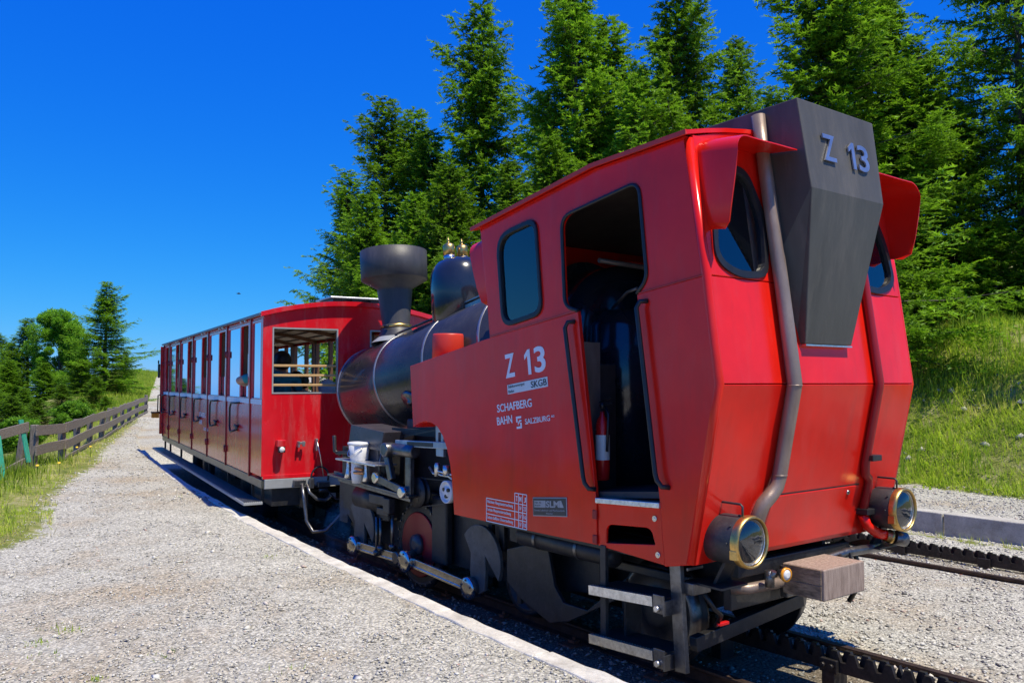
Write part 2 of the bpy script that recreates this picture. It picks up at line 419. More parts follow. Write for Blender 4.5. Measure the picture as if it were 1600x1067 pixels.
M['bark'] = wood("spruce_bark", (0.055, 0.042, 0.035), (0.17, 0.145, 0.125), (5, 5, 1.5), 0.9, 0.9, 5.0)
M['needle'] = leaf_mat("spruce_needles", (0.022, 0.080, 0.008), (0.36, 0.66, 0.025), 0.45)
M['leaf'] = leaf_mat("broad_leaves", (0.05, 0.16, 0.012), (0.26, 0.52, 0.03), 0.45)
M['grass'] = leaf_mat("grass_blades", (0.11, 0.26, 0.015), (0.52, 0.66, 0.06), 0.58, (0.72, 0.60, 0.26))
M['flower'] = simple("yellow_petals", (0.8, 0.55, 0.03), 0.6)

def concrete_mat(name="weathered_concrete", gain=1.0):
    m, n, l, b = new_mat(name)
    nz = noise(n, l, 5.0, 9, 0.7); fine = noise(n, l, 60.0, 6, 0.7)
    sp_ = noise(n, l, 18.0, 3, 0.5); r = ramp(n, l, nz.outputs["Fac"], [(0.3, tuple(c * gain for c in (0.27, 0.25, 0.21))), (0.7, tuple(c * gain for c in (0.50, 0.48, 0.42)))])
    rf = ramp(n, l, fine.outputs["Fac"], [(0.25, 0.45), (0.42, 0.95), (0.7, 1.1)])
    l.new(mixc(n, l, 1.0, r.outputs[0], rf.outputs[0], 'MULTIPLY'), b.inputs["Base Color"]); b.inputs["Roughness"].default_value = 0.9
    bp = n.new("ShaderNodeBump"); bp.inputs["Strength"].default_value = 0.6; bp.inputs["Distance"].default_value = 0.01
    l.new(fine.outputs["Fac"], bp.inputs["Height"]); l.new(bp.outputs[0], b.inputs["Normal"])
    return m
M['concrete'] = concrete_mat()
M['far_concrete'] = concrete_mat('stained_platform_concrete', 1.15)
M['kerb'] = concrete_mat('sun_bleached_kerb_concrete', 1.5)

def stone_mat():
    m, n, l, b = new_mat("crushed_limestone")
    at = n.new("ShaderNodeAttribute"); at.attribute_name = "tint"
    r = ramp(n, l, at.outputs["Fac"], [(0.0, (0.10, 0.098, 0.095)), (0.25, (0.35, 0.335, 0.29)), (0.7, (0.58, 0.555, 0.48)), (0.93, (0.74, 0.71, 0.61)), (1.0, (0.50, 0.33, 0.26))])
    fine = noise(n, l, 70.0, 4, 0.7)
    rf = ramp(n, l, fine.outputs["Fac"], [(0.3, 0.8), (0.7, 1.1)])
    l.new(mixc(n, l, 1.0, r.outputs[0], rf.outputs[0], 'MULTIPLY'), b.inputs["Base Color"])
    b.inputs["Roughness"].default_value = 0.85; b.inputs["Specular IOR Level"].default_value = 0.3
    return m
M['stone'] = stone_mat()

def ground_mat():
    m, n, l, b = new_mat("gravel_and_turf_ground")
    big = noise(n, l, 0.55, 5, 0.65); mid = noise(n, l, 3.5, 6, 0.7); 
    v1 = n.new("ShaderNodeTexVoronoi"); v1.inputs["Scale"].default_value = 52.0
    v2 = n.new("ShaderNodeTexVoronoi"); v2.inputs["Scale"].default_value = 95.0
    tc = n.new("ShaderNodeTexCoord"); l.new(tc.outputs["Object"], v1.inputs["Vector"]); l.new(tc.outputs["Object"], v2.inputs["Vector"])
    bw = n.new("ShaderNodeRGBToBW"); l.new(v1.outputs["Color"], bw.inputs[0])
    r1 = ramp(n, l, bw.outputs[0], [(0.12, (0.33, 0.32, 0.28)), (0.45, (0.52, 0.50, 0.43)), (0.85, (0.70, 0.675, 0.58))])
    rp = ramp(n, l, big.outputs["Fac"], [(0.36, (1.10, 1.10, 1.08)), (0.5, (0.96, 0.955, 0.93)), (0.66, (0.88, 0.77, 0.64))])
    gcol = mixc(n, l, 1.0, r1.outputs[0], rp.outputs[0], 'MULTIPLY')
    gap = ramp(n, l, v1.outputs["Distance"], [(0.30, 1.0), (0.75, 0.62)])
    gcol = mixc(n, l, 1.0, gcol, gap.outputs[0], 'MULTIPLY')
    # darker track bed
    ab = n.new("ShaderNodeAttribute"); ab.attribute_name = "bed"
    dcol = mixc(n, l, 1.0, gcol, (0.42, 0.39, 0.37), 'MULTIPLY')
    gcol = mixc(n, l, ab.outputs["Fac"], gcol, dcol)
    # turf
    ag = n.new("ShaderNodeAttribute"); ag.attribute_name = "grass"
    rg = ramp(n, l, mid.outputs["Fac"], [(0.3, (0.09, 0.12, 0.025)), (0.5, (0.20, 0.22, 0.05)), (0.7, (0.38, 0.34, 0.18))])
    sm = n.new("ShaderNodeMath"); sm.operation = 'ADD'; l.new(ag.outputs["Fac"], sm.inputs[0])
    nn = n.new("ShaderNodeMapRange"); nn.inputs["To Min"].default_value = -0.7; nn.inputs["To Max"].default_value = 0.7
    nmid = noise(n, l, 6.0, 8, 0.75); l.new(nmid.outputs["Fac"], nn.inputs["Value"]); l.new(nn.outputs[0], sm.inputs[1])
    gf = ramp(n, l, sm.outputs[0], [(0.42, 0.0), (0.58, 1.0)])
    col = mixc(n, l, gf.outputs[0], gcol, rg.outputs[0])
    l.new(col, b.inputs["Base Color"]); b.inputs["Roughness"].default_value = 0.92; b.inputs["Specular IOR Level"].default_value = 0.2
    b1 = n.new("ShaderNodeBump"); b1.inputs["Strength"].default_value = 0.8; b1.inputs["Distance"].default_value = 0.012; b1.invert = True
    l.new(v1.outputs["Distance"], b1.inputs["Height"])
    b2 = n.new("ShaderNodeBump"); b2.inputs["Strength"].default_value = 0.6; b2.inputs["Distance"].default_value = 0.006; b2.invert = True
    l.new(v2.outputs["Distance"], b2.inputs["Height"]); l.new(b1.outputs[0], b2.inputs["Normal"])
    l.new(b2.outputs[0], b.inputs["Normal"])
    return m
M['ground'] = ground_mat()
M['sky_gloss'] = simple("sky_reflector_gloss", (0.02, 0.06, 0.09), 0.12, 0, 0.1, 0.02, 0.05, 0.5)  # glossy sheet for the added disc that mirrors sky

# ------------------------------------------------------------------ the line of the track
LOCO_O = (2.035, 5.457, 0.0); LOCO_YAW = 37.392
CAR_O = (-2.904, 9.9, 0.0); CAR_YAW = 28.911
_ds = 0.1
_ss = np.arange(-60, 170, _ds)
_hh = np.radians(np.interp(_ss + _ds / 2, [-60, -6, -1, 5, 11, 14, 24, 40, 200], [44, 39, 37.4, 37.4, 28.9, 28.9, 21, 15.5, 15.5]))
_X = np.concatenate([[0], np.cumsum(-np.sin(_hh) * _ds)])[:-1]; _Y = np.concatenate([[0], np.cumsum(np.cos(_hh) * _ds)])[:-1]
_i0 = int(np.argmin(np.abs(_ss))); _X += LOCO_O[0] - _X[_i0]; _Y += LOCO_O[1] - _Y[_i0]
_NX, _NY = np.cos(_hh), np.sin(_hh)
def W(s, v):
    """track coordinates (metres along, metres to the right) to world xy"""
    s = np.asarray(s, float); v = np.asarray(v, float)
    x = np.interp(s, _ss, _X); y = np.interp(s, _ss, _Y); nx = np.interp(s, _ss, _NX); ny = np.interp(s, _ss, _NY)
    return x + nx * v, y + ny * v
def zp(s): return np.interp(s, [-100, 4, 8, 17, 36, 50, 60, 75, 90, 200], [0, 0, .1, .13, .3, .75, 1.25, 2.0, 2.4, 1.5])
def kerb_v(s): return np.interp(s, [-5, 0.2, 1.0, 1.9, 2.7, 3.7, 5.2, 6.5, 9, 17], [-1.70, -1.63, -1.61, -1.575, -1.53, -1.465, -1.41, -1.385, -1.35, -1.32])
def grass_v(s): return np.interp(s, [-10, 0, 4, 6, 6.5, 8, 11, 13.6, 21.5, 28, 36, 45, 55, 65, 75, 90], [-8.2, -7.4, -5.4, -3.95, -3.55, -3.35, -2.86, -2.38, -1.75, -1.75, -2.25, -3.3, -4.5, -5.6, -6.8, -8.2])
def fence_v(s): return np.interp(s, [-10, 3, 8, 12.8, 14.4, 18.5, 20, 23.2, 28.1, 35.6, 60, 90], [-8.6, -6.6, -4.7, -3.35, -2.9, -2.41, -2.17, -2.0, -1.98, -2.14, -5.2, -8.5])
_hn = [(nr.uniform(0.05, 0.6), nr.uniform(0.05, 0.6), nr.uniform(0, 6.28), nr.uniform(0.3, 1)) for _ in range(9)]
def rough_h(x, y, amp):
    h = 0
    for a, b, c, w in _hn: h = h + w * np.sin(a * x * 3 + c) * np.sin(b * y * 3 + c * 1.7)
    return amp * h / 3
def height(s, v):
    s = np.asarray(s, float); v = np.asarray(v, float)
    x, y = W(s, v); Z = zp(s); kv = kerb_v(s)
    tr = np.clip((s - 17) / 2, 0, 1)            # no platform kerb beyond the carriage
    edge = kv - 0.06
    bed = np.interp(v, [-1.5, 0.45, 0.6, 3.0, 3.9, 4.9, 5.3, 5.6], [-.40, -.37, -.295, -.285, -.30, -.30, -.26, -.25])
    bed = bed * (1 - tr * 0.85)
    left = 0 * v
    fv = np.maximum(fence_v(s), grass_v(s)) - 0.25
    drop = np.clip(fence_v(s) - 0.5 - v, 0, None)
    drop = np.where(s < 12.8, np.clip(np.minimum(fence_v(s), grass_v(s)) - 0.9 - v, 0, None), drop)
    slope = np.ones_like(s)
    left = -(0.30 * np.minimum(drop, 1) + 0.36 * np.clip(drop - 1, 0, 60)) * slope
    far = np.clip((s - 34) / 10, 0, 1)
    left = np.maximum(left, -20.0) * (1 - far) + far * (np.clip(grass_v(s) - v, 0, 3) * 0.10 - 0.36 * np.clip(grass_v(s) - 4 - v, 0, 50))
    verge = np.clip((grass_v(s) - v) / 1.2, 0, 1)
    left = left + verge * (0.05 + rough_h(x, y, 0.04))
    bv = np.interp(s, [-8, 2, 3.6, 20], [7.4, 7.72, 8.1, 8.1])
    d = np.clip(v - bv, 0, None)
    right = np.interp(s, [-5, 0.2], [0.12, 1.0]) * np.interp(d, [0, .25, 1.0, 2.4, 3.4, 8, 20, 60], [0, .10, .62, 1.75, 2.25, 3.6, 7, 9]) * (1 + rough_h(x, y, 0.10)) + np.clip(d, 0, 1) * rough_h(x, y, 0.12)
    z = np.where(v < edge, left, np.where(v < 5.66, bed, right))
    return z + Z

def build_ground():
    s_l = np.concatenate([np.arange(-40, -6, 2.0), np.arange(-6, 20, 0.16), np.arange(20, 60, 0.8), np.arange(60, 121, 4.0)])
    kk = np.array([-0.02, 0.0])
    v_l = np.concatenate([np.arange(-60, -14, 2.5), np.arange(-14, -1.75, 0.16), np.arange(-1.7, -1.25, 0.03), np.arange(-1.2, 5.6, 0.17), np.array([5.6, 5.64, 5.655, 5.67, 5.7]),
                          np.arange(5.8, 7.2, 0.2), np.arange(7.3, 12.5, 0.14), np.arange(12.6, 20, 0.5), np.arange(20, 46, 2.5)])
    S_, V_ = np.meshgrid(s_l, v_l, indexing='ij')
    X_, Y_ = W(S_, V_); Z_ = height(S_, V_)
    gravel = (V_ > grass_v(S_)) & (V_ < 8)
    Z_ = Z_ + np.where(gravel, nr.normal(0, 0.0035, Z_.shape), nr.normal(0, 0.012, Z_.shape))
    Z_ = Z_ - np.where((np.abs(V_) > 44) | (S_ > 118) | (S_ < -38), 90.0, 0.0)
    bv = np.interp(S_, [-8, 2, 3.6, 20], [7.4, 7.72, 8.1, 8.1])
    g = np.clip((grass_v(S_) - V_) / 0.5 + 0.5, 0, 1) + np.clip((V_ - bv) / 0.3 + 0.45, 0, 1)
    g = np.maximum(g, 0.62 * np.exp(-((V_ - 5.45) / 0.13) ** 2))
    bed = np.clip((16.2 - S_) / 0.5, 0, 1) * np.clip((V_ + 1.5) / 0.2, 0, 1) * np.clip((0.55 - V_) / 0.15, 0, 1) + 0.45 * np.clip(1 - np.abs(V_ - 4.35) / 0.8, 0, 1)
    ns, nv = S_.shape
    idx = np.arange(ns * nv).reshape(ns, nv)
    f = np.stack([idx[:-1, :-1], idx[:-1, 1:], idx[1:, 1:], idx[1:, :-1]], -1).reshape(-1)
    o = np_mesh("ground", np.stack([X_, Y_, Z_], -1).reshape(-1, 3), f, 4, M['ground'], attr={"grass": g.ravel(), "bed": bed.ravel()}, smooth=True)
    if o.data.polygons[0].normal.z < 0: o.data.flip_normals()
    o["kind"] = "structure"; o["label"] = "pale gravel platforms and track bed with turf banks on both sides"
    m = MB(); m.lathe((0, 0, -120), (0, 0, 1), [(0, 1), (0.0, 7000)], 64, caps=False)  # unseen glossy disc, added so the carriage side reflects bright sky
    v = m.build("unseen_sky_reflector", M['sky_gloss']); v["kind"] = "structure"
build_ground()

def stones(name, n, smin, smax, region, label, seed, tint=(0.0, 1.0), sink=0.25, flat=0.6, zoff=0.0):
    g = np.random.default_rng(seed)
    s, v = region(g, n); n = len(s)
    x, y = W(s, v); z = height(s, v) + zoff
    base = np.array([[1, 0, 0], [-1, 0, 0], [0, 1, 0], [0, -1, 0], [0, 0, 1], [0, 0, -1], ], float)
    size = smin + (smax - smin) * g.random(n) ** 2.6
    P = base[None] + g.normal(0, 0.28, (n, 6, 3))
    sc = np.stack([size * g.uniform(0.75, 1.25, n), size * g.uniform(0.6, 1.0, n), size * g.uniform(0.35, flat, n)], -1) * 0.5
    P = P * sc[:, None, :]
    a = g.uniform(0, 6.283, n); t = g.normal(0, 0.25, n)
    ca, sa, ct, st = np.cos(a), np.sin(a), np.cos(t), np.sin(t)
    py = P[..., 1] * ct[:, None] - P[..., 2] * st[:, None]; pz = P[..., 1] * st[:, None] + P[..., 2] * ct[:, None]
    px = P[..., 0] * ca[:, None] - py * sa[:, None]; py2 = P[..., 0] * sa[:, None] + py * ca[:, None]
    verts = np.stack([px + x[:, None], py2 + y[:, None], pz + (z + sc[:, 2] * (1 - 2 * sink))[:, None]], -1).reshape(-1, 3)
    tri = np.array([[0, 2, 4], [2, 1, 4], [1, 3, 4], [3, 0, 4], [2, 0, 5], [1, 2, 5], [3, 1, 5], [0, 3, 5]])
    f = (tri[None] + (np.arange(n) * 6)[:, None, None]).reshape(-1)
    tv = np.repeat(tint[0] + (tint[1] - tint[0]) * np.clip(g.beta(2.2, 1.6, n), 0, 1), 6)
    o = np_mesh(name, verts, f, 3, M['stone'], attr={"tint": tv})
    o["kind"] = "stuff"; o["label"] = label
    return o
def reg_platform(g, n):
    # denser close to the camera
    s = g.uniform(-2.8, 9.5, n * 6); v = g.uniform(-8.5, -1.5, n * 6)
    x, y = W(s, v); d = np.hypot(x, y)
    p = np.clip(2.6 / np.maximum(d, 2.6), 0, 1) ** 1.5
    ok = (v < kerb_v(s) - 0.155 + np.abs(g.normal(0, .018, n * 6))) & (v > grass_v(s) - 0.2) & (g.random(n * 6) < p) & (y > 1.5) & (np.abs(x) < y * 0.68 + 0.6)
    i = np.nonzero(ok)[0][:n]; return s[i], v[i]
def reg_platform_far(g, n):
    s = g.uniform(8, 40, n); v = g.uniform(-4.0, -1.4, n); ok = (v > grass_v(s) - 0.15); return s[ok], v[ok]
def reg_ballast(g, n):
    s = g.uniform(-3.0, 5.0, n * 2); v = g.uniform(0.62, 5.6, n * 2)
    ok = ~((np.abs(v - 3.85) < 0.06) | (np.abs(v - 4.85) < 0.06)); i = np.nonzero(ok)[0][:n]; return s[i], v[i]
def reg_bed(g, n):
    s = g.uniform(-2.5, 9.0, n); v = g.uniform(-1.45, 0.5, n); ok = (np.abs(v - 0.08) > 0.10); return s[ok], v[ok]
def reg_right(g, n): return g.uniform(-1, 5.0, n), g.uniform(5.75, 8.1, n)
stones("platform_gravel", 78000, 0.006, 0.030, reg_platform, "fine pale crushed limestone covering the platform", 1)
def reg_loose(g_, n_):
    s_ = g_.uniform(-2.5, 7, n_); v_ = g_.uniform(-6, -1.8, n_); ok_ = (v_ > grass_v(s_) + .2) & (v_ < kerb_v(s_) - .2); return s_[ok_], v_[ok_]
stones("loose_stones", 320, 0.025, 0.075, reg_loose, "larger loose stones lying on the platform gravel", 12, (0.3, 1.05), 0.3, 0.6)
stones("path_gravel", 7000, 0.02, 0.06, reg_platform_far, "pale crushed limestone on the far path", 2)
stones("ballast_gravel", 26000, 0.012, 0.048, reg_ballast, "pale grey ballast stones between the two tracks", 3)
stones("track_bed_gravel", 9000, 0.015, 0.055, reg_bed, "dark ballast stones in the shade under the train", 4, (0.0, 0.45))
stones("bank_foot_gravel", 6000, 0.015, 0.05, reg_right, "pale gravel strip at the foot of the grass bank", 5)
# ------------------------------------------------------------------ kerbs
def frame_at(s):
    i = int(np.clip(np.searchsorted(_ss, s), 0, len(_ss) - 1))
    return _hh[i]
def block_course(parent, name, ss_list, v0f, v1f, ztop, zbot, gap, mat):
    for s0, s1 in zip(ss_list[:-1], ss_list[1:]):
        a, b = s0 + gap / 2, s1 - gap / 2
        j = [rnd.uniform(-.006, .006) for _ in range(3)]
        P = []
        n_ = 9
        for k in range(n_):
            t = a + (b - a) * k / (n_ - 1)
            for vv in (v0f(t) + j[0], v1f(t) + j[1]):
                x, y = W(t, vv + rnd.uniform(-.003, .003))
                w = 0.006 if 0 < k < n_ - 1 else 0.002
                P.append((float(x), float(y), float(zp(t)) + ztop + j[2] + rnd.uniform(-w, w)))
                P.append((float(x), float(y), float(zp(t)) + zbot))
        F = []
        for k in range(n_ - 1):
            q = 4 * k
            F += [(q, q + 2, q + 6, q + 4), (q + 1, q + 5, q + 7, q + 3), (q, q + 4, q + 5, q + 1), (q + 2, q + 3, q + 7, q + 6)]
        F += [(0, 1, 3, 2), (4 * n_ - 4, 4 * n_ - 2, 4 * n_ - 1, 4 * n_ - 3)]
        m = MB(); m.add(P, F)
        o = m.build(name, mat, parent, bevel=0.012)
def group_structure(name):
    o = bpy.data.objects.new(name, None); link(o); o["kind"] = "structure"; return o
k1 = group_structure("platform_edge")
block_course(k1, "kerb_stone", [-4, -2.8, -1.6, -0.4, 0.85, 2.0, 3.2, 4.4, 5.6, 6.7], lambda s: float(kerb_v(s)) - 0.15, lambda s: float(kerb_v(s)), 0.010, -0.42, 0.008, M['kerb'])
block_course(k1, "kerb_stone", [6.7, 7.9, 9.1, 10.3, 11.5, 12.7, 13.9, 15.1, 16.4], lambda s: float(kerb_v(s)) - 0.11, lambda s: float(kerb_v(s)), 0.006, -0.42, 0.008, M['kerb'])
k2 = group_structure("far_platform_edge")
block_course(k2, "concrete_block", [-6.5, -3.6, -0.8, 2.0, 4.8, 7.6, 10.4, 13.2], lambda s: 5.62 + rnd.uniform(-.008, .008), lambda s: 5.86 + rnd.uniform(-.02, .02), 0.012, -0.5, 0.014, M['far_concrete'])

# ------------------------------------------------------------------ tracks
def sweep(name, prof, v, s0, s1, mat, parent, z=0.0, step=0.4, cap=True):
    ss = np.arange(s0, s1 + 1e-6, step); P = []
    n_ = len(prof)
    for s in ss:
        for (dv, dz) in prof:
            x, y = W(s, v + dv); P.append((float(x), float(y), float(zp(s)) + z + dz))
    F = []
    for k in range(len(ss) - 1):
        for i in range(n_):
            j = (i + 1) % n_
            F.append((k * n_ + i, k * n_ + j, (k + 1) * n_ + j, (k + 1) * n_ + i))
    F += [tuple(range(n_)), tuple((len(ss) - 1) * n_ + i for i in reversed(range(n_)))]
    m = MB(); m.add(P, F); return m.build(name, mat, parent)
RAIL = [(-.028, 0), (.028, 0), (.030, -.012), (.024, -.028), (.008, -.036), (.008, -.095), (.052, -.108), (.052, -.118), (-.052, -.118), (-.052, -.108), (-.008, -.095), (-.008, -.036), (-.024, -.028), (-.030, -.012)]
def rack_bar(parent, v, s0, s1, zt, zb, phase):
    # one rolled bar with teeth cut in its upper edge, extruded sideways
    p = 0.12; pts = []
    L_ = s1 - s0; h = zt - zb
    pts.append((0, 0)); 
    up = []
    x = -phase * p
    while x < L_:
        for (dx, zz) in ((0.0, h * .50), (0.018, h * .50), (0.040, h), (0.080, h), (0.102, h * .50)):
            q = x + dx
            if 0 < q < L_: up.append((q, zz))
        x += p
    outline = [(0, 0), (L_, 0), (L_, h * .5)] + [(a, b) for a, b in reversed(up)] + [(0, h * .5)]
    n_ = len(outline); P = []
    for side in (-0.014, 0.014):
        for a, b in outline:
            x_, y_ = W(s0 + a, v + side); P.append((float(x_), float(y_), float(zp(s0 + a)) + zb + b))
    F = []
    tris = tessellate_polygon([[Vector((a, b, 0)) for a, b in outline]])
    for t in tris: F.append(tuple(t)); F.append(tuple(i + n_ for i in reversed(t)))
    for i in range(n_):
        j = (i + 1) % n_; F.append((i, i + n_, j + n_, j))
    m = MB(); m.add(P, F)
    return m.build("rack_bar", M['rack'], parent)
def track(label, cl, half, zrail, zrt, zrb, s0, s1, sleeper_top, fine):
    t = thing("railway_track", label, "railway track", (float(W(0.5, cl)[0]), float(W(0.5, cl)[1]), zrail - 0.12), 0)
    inv = Matrix.Translation(t.location).inverted()
    kids = []
    for d in (-half, half):
        kids.append(sweep("rail", RAIL, cl + d, s0, s1, M['rust_rail'], t, zrail))
    a = s0
    k = 0
    while a < s1:
        b = min(a + 1.8, s1)
        kids.append(rack_bar(t, cl - 0.026, a + .004, b - .004, zrt, zrb, 0.0)); kids.append(rack_bar(t, cl + 0.026, a + .004, b - .004, zrt, zrb, 0.5))
        a = b
    # chairs that carry the rack, with bolts; sleepers
    first = None; sl0 = None; bolt0 = None
    s = s0 + 0.45
    while s < s1:
        th_ = frame_at(s)
        Rz = Matrix.Rotation(th_, 3, 'Z')      # local y runs along the track
        def P(dv, z): 
            x, y = W(s, cl + dv); return Vector((float(x), float(y), float(zp(s)) + z))
        c = MB(); c.box(P(0, (zrb + sleeper_top) / 2), (0.15, 0.09, zrb - sleeper_top + 0.012), Rz)
        c.box(P(-0.06, zrb + .035), (0.03, 0.12, 0.085), Rz); c.box(P(0.06, zrb + .035), (0.03, 0.12, 0.085), Rz)
        kids.append(c.build("rack_chair", M['rack'], t, bevel=0.004))
        if fine:
            for ds_ in (-0.03, 0.03):
                for sd_ in (-1, 1):
                    x, y = W(s + ds_, cl + sd_ * 0.075); x2, y2 = W(s + ds_, cl + sd_ * 0.10)
                    z_ = float(zp(s)) + zrb + 0.04
                    q = MB(); q.cyl((float(x), float(y), z_), (float(x2), float(y2), z_), 0.016, 6); kids.append(q.build("bolt", M['rack'], t))
        g = MB(); g.box(P(0, sleeper_top - 0.05), (2 * half + 0.34, 0.16, 0.10), Rz)
        kids.append(g.build("sleeper", M['rust_plate'], t, bevel=0.01))
        for d in (-half, half):
            for e in (-0.066, 0.066):
                q = MB(); q.box(P(d + e, sleeper_top + 0.012), (0.06, 0.07, 0.02), Rz); x, y = W(s, cl + d + e)
                q.cyl((float(x), float(y), float(zp(s)) + sleeper_top + .02), (float(x), float(y), float(zp(s)) + sleeper_top + .045), 0.014, 6)
                kids.append(q.build("rail_clip", M['rust_plate'], t))
        s += 0.9
    for k in kids: k.matrix_parent_inverse = inv
    return t
track("rack railway track under the red locomotive, mostly in shade", 0.10, 0.58, -0.26, -0.10, -0.23, -4.0, 9.5, -0.375, True)
track("empty rack railway track beside the far concrete platform edge", 4.36, 0.50, -0.255, -0.14, -0.275, -4.0, 13.0, -0.335, False)

# ------------------------------------------------------------------ the locomotive
# local axes: x towards the cab end (u), y to the right (v), z up
LO = thing("steam_locomotive", "red and black rack steam locomotive with Z 13 on its cab side", "locomotive", LOCO_O, R(LOCO_YAW - 90))
EX, EY, EZ = Vector((1, 0, 0)), Vector((0, 1, 0)), Vector((0, 0, 1))
HW = 1.075
ARCH = [(-2.700, .545), (-2.735, .80), (-2.765, .945), (-2.815, 1.075), (-2.88, 1.175), (-2.96, 1.245), (-3.05, 1.275), (-3.16, 1.285), (-3.26, 1.265), (-3.36, 1.225)]
tank_o = [(-3.418, 1.762), (-2.276, 1.953), (-1.188, 2.100), (-1.012, .83), (-1.012, .556), (-1.5, .55)] + ARCH
rear_o = [(-.632, 2.172), (-.090, 2.237), (-.004, 1.612), (-.222, .556), (-.418, .515), (-.448, .86)]
TILT = math.tan(R(7.5))
def on_side(y, sgn=1): return (0, y, 0)
upper_o = [(-2.352, 2.843), (-1.024, 3.052), (-.226, 3.088), (-.098, 2.243), (-.632, 2.176)] + \
    rounded([(-.632, 2.176), (-.545, 2.262), (-.612, 2.885), (-1.36, 2.775), (-1.325, 2.145), (-1.188, 2.104)], [0, .08, .09, .10, .08, 0], 5)[1:-1] + \
    [(-1.188, 2.104), (-2.205, 1.965)]
win_side = rounded([(-2.105, 2.735), (-1.645, 2.80), (-1.575, 2.12), (-2.03, 2.05)], [.16, .10, .10, .12], 5)
def side_plates(y, sgn):
    th = 0.03
    a = MB(); a.plate(tank_o, [], (0, y, 0), EX, EZ, th); a.build("tank_side_panel", M['red'], LO, bevel=0.005)
    a = MB(); a.plate(rear_o, [], (0, y, 0), EX, EZ, th); a.build("cab_corner_panel", M['red'], LO, bevel=0.005)
    a = MB(); a.plate(upper_o, [win_side], (0, y - sgn * 0.006, 0), EX, EZ, th); a.build("cab_upper_side", M['red'], LO, bevel=0.004)
    a = MB(); a.bar((-2.205, y + sgn * .012, 1.966), (-1.19, y + sgn * .012, 2.106), 0.014, 0.008); a.build("weld_seam", M['orange_red'], LO)
    a = MB(); a.bar((-.63, y + sgn * .012, 2.175), (-.10, y + sgn * .012, 2.239), 0.012, 0.006); a.build("weld_seam", M['orange_red'], LO)
    # rubber window seal and glass
    f = MB(); f.plate([tuple(p) for p in inset(win_side, -0.022)], [inset(win_side, 0.018)], (0, y + sgn * 0.012, 0), EX, EZ, 0.03)
    fo = f.build("window_frame", M['rubber'], LO, bevel=0.006)
    g = MB(); g.plate(inset(win_side, 0.010), [], (0, y, 0), EX, EZ, 0.006); g.build("window_pane", M['glass'], fo)
    # black edge trim round the upper door opening
    dp = rounded([(-.632, 2.176), (-.545, 2.262), (-.612, 2.885), (-1.36, 2.775), (-1.325, 2.145), (-1.188, 2.104)], [0, .08, .09, .10, .08, 0], 5)
    t = MB(); t.tube([(p[0], y + sgn * 0.012, p[1]) for p in dp], 0.013, 8); t.build("door_edge_trim", M['rubber'], LO)
for sgn in (-1, 1): side_plates(sgn * HW, sgn)
# step panel under the door with its oval foot hole, and the aluminium sill
for sgn in (-1, 1):
    hole = rounded([(-.93, .578), (-.93, .70), (-.535, .728), (-.50, .632)], [.005, .10, .12, .01], 6)
    m = MB(); m.plate([(-1.004, .826), (-.455, .856), (-.426, .520), (-1.004, .552)], [hole], (0, sgn * (HW - .004), 0), EX, EZ, 0.02)
    p = m.build("step_panel", M['red'], LO, bevel=0.004)
    for q in ((-.50, .79), (-.475, .575)):
        b = MB(); b.cyl((q[0], sgn * (HW + .004), q[1]), (q[0], sgn * (HW + .014), q[1]), .018, 12); b.cyl((q[0], sgn * (HW + .012), q[1]), (q[0], sgn * (HW + .018), q[1]), .009, 6); b.build("bolt", M['steel'], p)
    m = MB(); m.bar((-1.01, sgn * (HW - .03), .846), (-.448, sgn * (HW - .03), .876), .12, .034); m.build("door_sill", M['bright'], LO, bevel=0.004)
    m = MB(); m.bb(-.95, -.49, sgn * (HW - .03), sgn * (HW - .28), .565, .585); m.build("foot_step", M['black'], LO)
# hinges beside the step panel
for z_ in (.59, .75):
    m = MB(); m.bb(-1.045, -1.005, -HW - .022, -HW - .01, z_ - .028, z_ + .028); m.build("hinge", M['red_dark'], LO, bevel=.003)
# back of the cab: three panels
bw = HW - .017
def back_panel(name, a, b, holes, mat, th=.03):
    a_, b_ = Vector((a[0], 0, a[1])), Vector((b[0], 0, b[1])); d = (a_ - b_); L_ = d.length; d.normalize()
    m = MB(); m.plate([(-bw, 0), (bw, 0), (bw, L_), (-bw, L_)], holes, b_, EY, d, th)
    return m.build(name, mat, LO, bevel=.004), b_, d
T_, B_, F_, O_ = (-.210, 3.09), (-.085, 2.239), (0.0, 1.609), (-.222, .556)
wl_ = rounded([(-.995, .10), (-.955, .40), (-.80, .70), (-.60, .70), (-.475, .40), (-.53, .045), (-.80, .02)], [.10, .15, .12, .14, .12, .09, .10], 5)
wr_ = [(-a, b) for a, b in reversed(wl_)]
bp_, b0_, bd_ = back_panel("cab_back_window_panel", T_, B_, [wl_, wr_], M['red'])
for ww in (wl_, wr_):
    f = MB(); f.plate(inset(ww, -0.024), [inset(ww, 0.02)], b0_ + Vector((.014, 0, 0)), EY, bd_, .03); fo = f.build("window_frame", M['rubber'], LO, bevel=.008)
    g = MB(); g.plate(inset(ww, .012), [], b0_, EY, bd_, .006); g.build("window_pane", M['glass'], fo)
back_panel("cab_back_middle_panel", (B_[0], B_[1] - .006), (F_[0], F_[1] + .002), [], M['red'])
back_panel("cab_back_lower_panel", (F_[0], F_[1] - .001), O_, [], M['red'])
for sg in (-1, 1):
    yb_ = sg * (HW - .012)
    m = MB(); m.tube([(T_[0] - .012, yb_, T_[1] - .02), (B_[0] - .012, yb_, B_[1]), (F_[0] - .014, yb_, F_[1]), (O_[0] - .014, yb_, O_[1] + .005)], .030, 14); m.build("corner_bead", M['red'], LO)
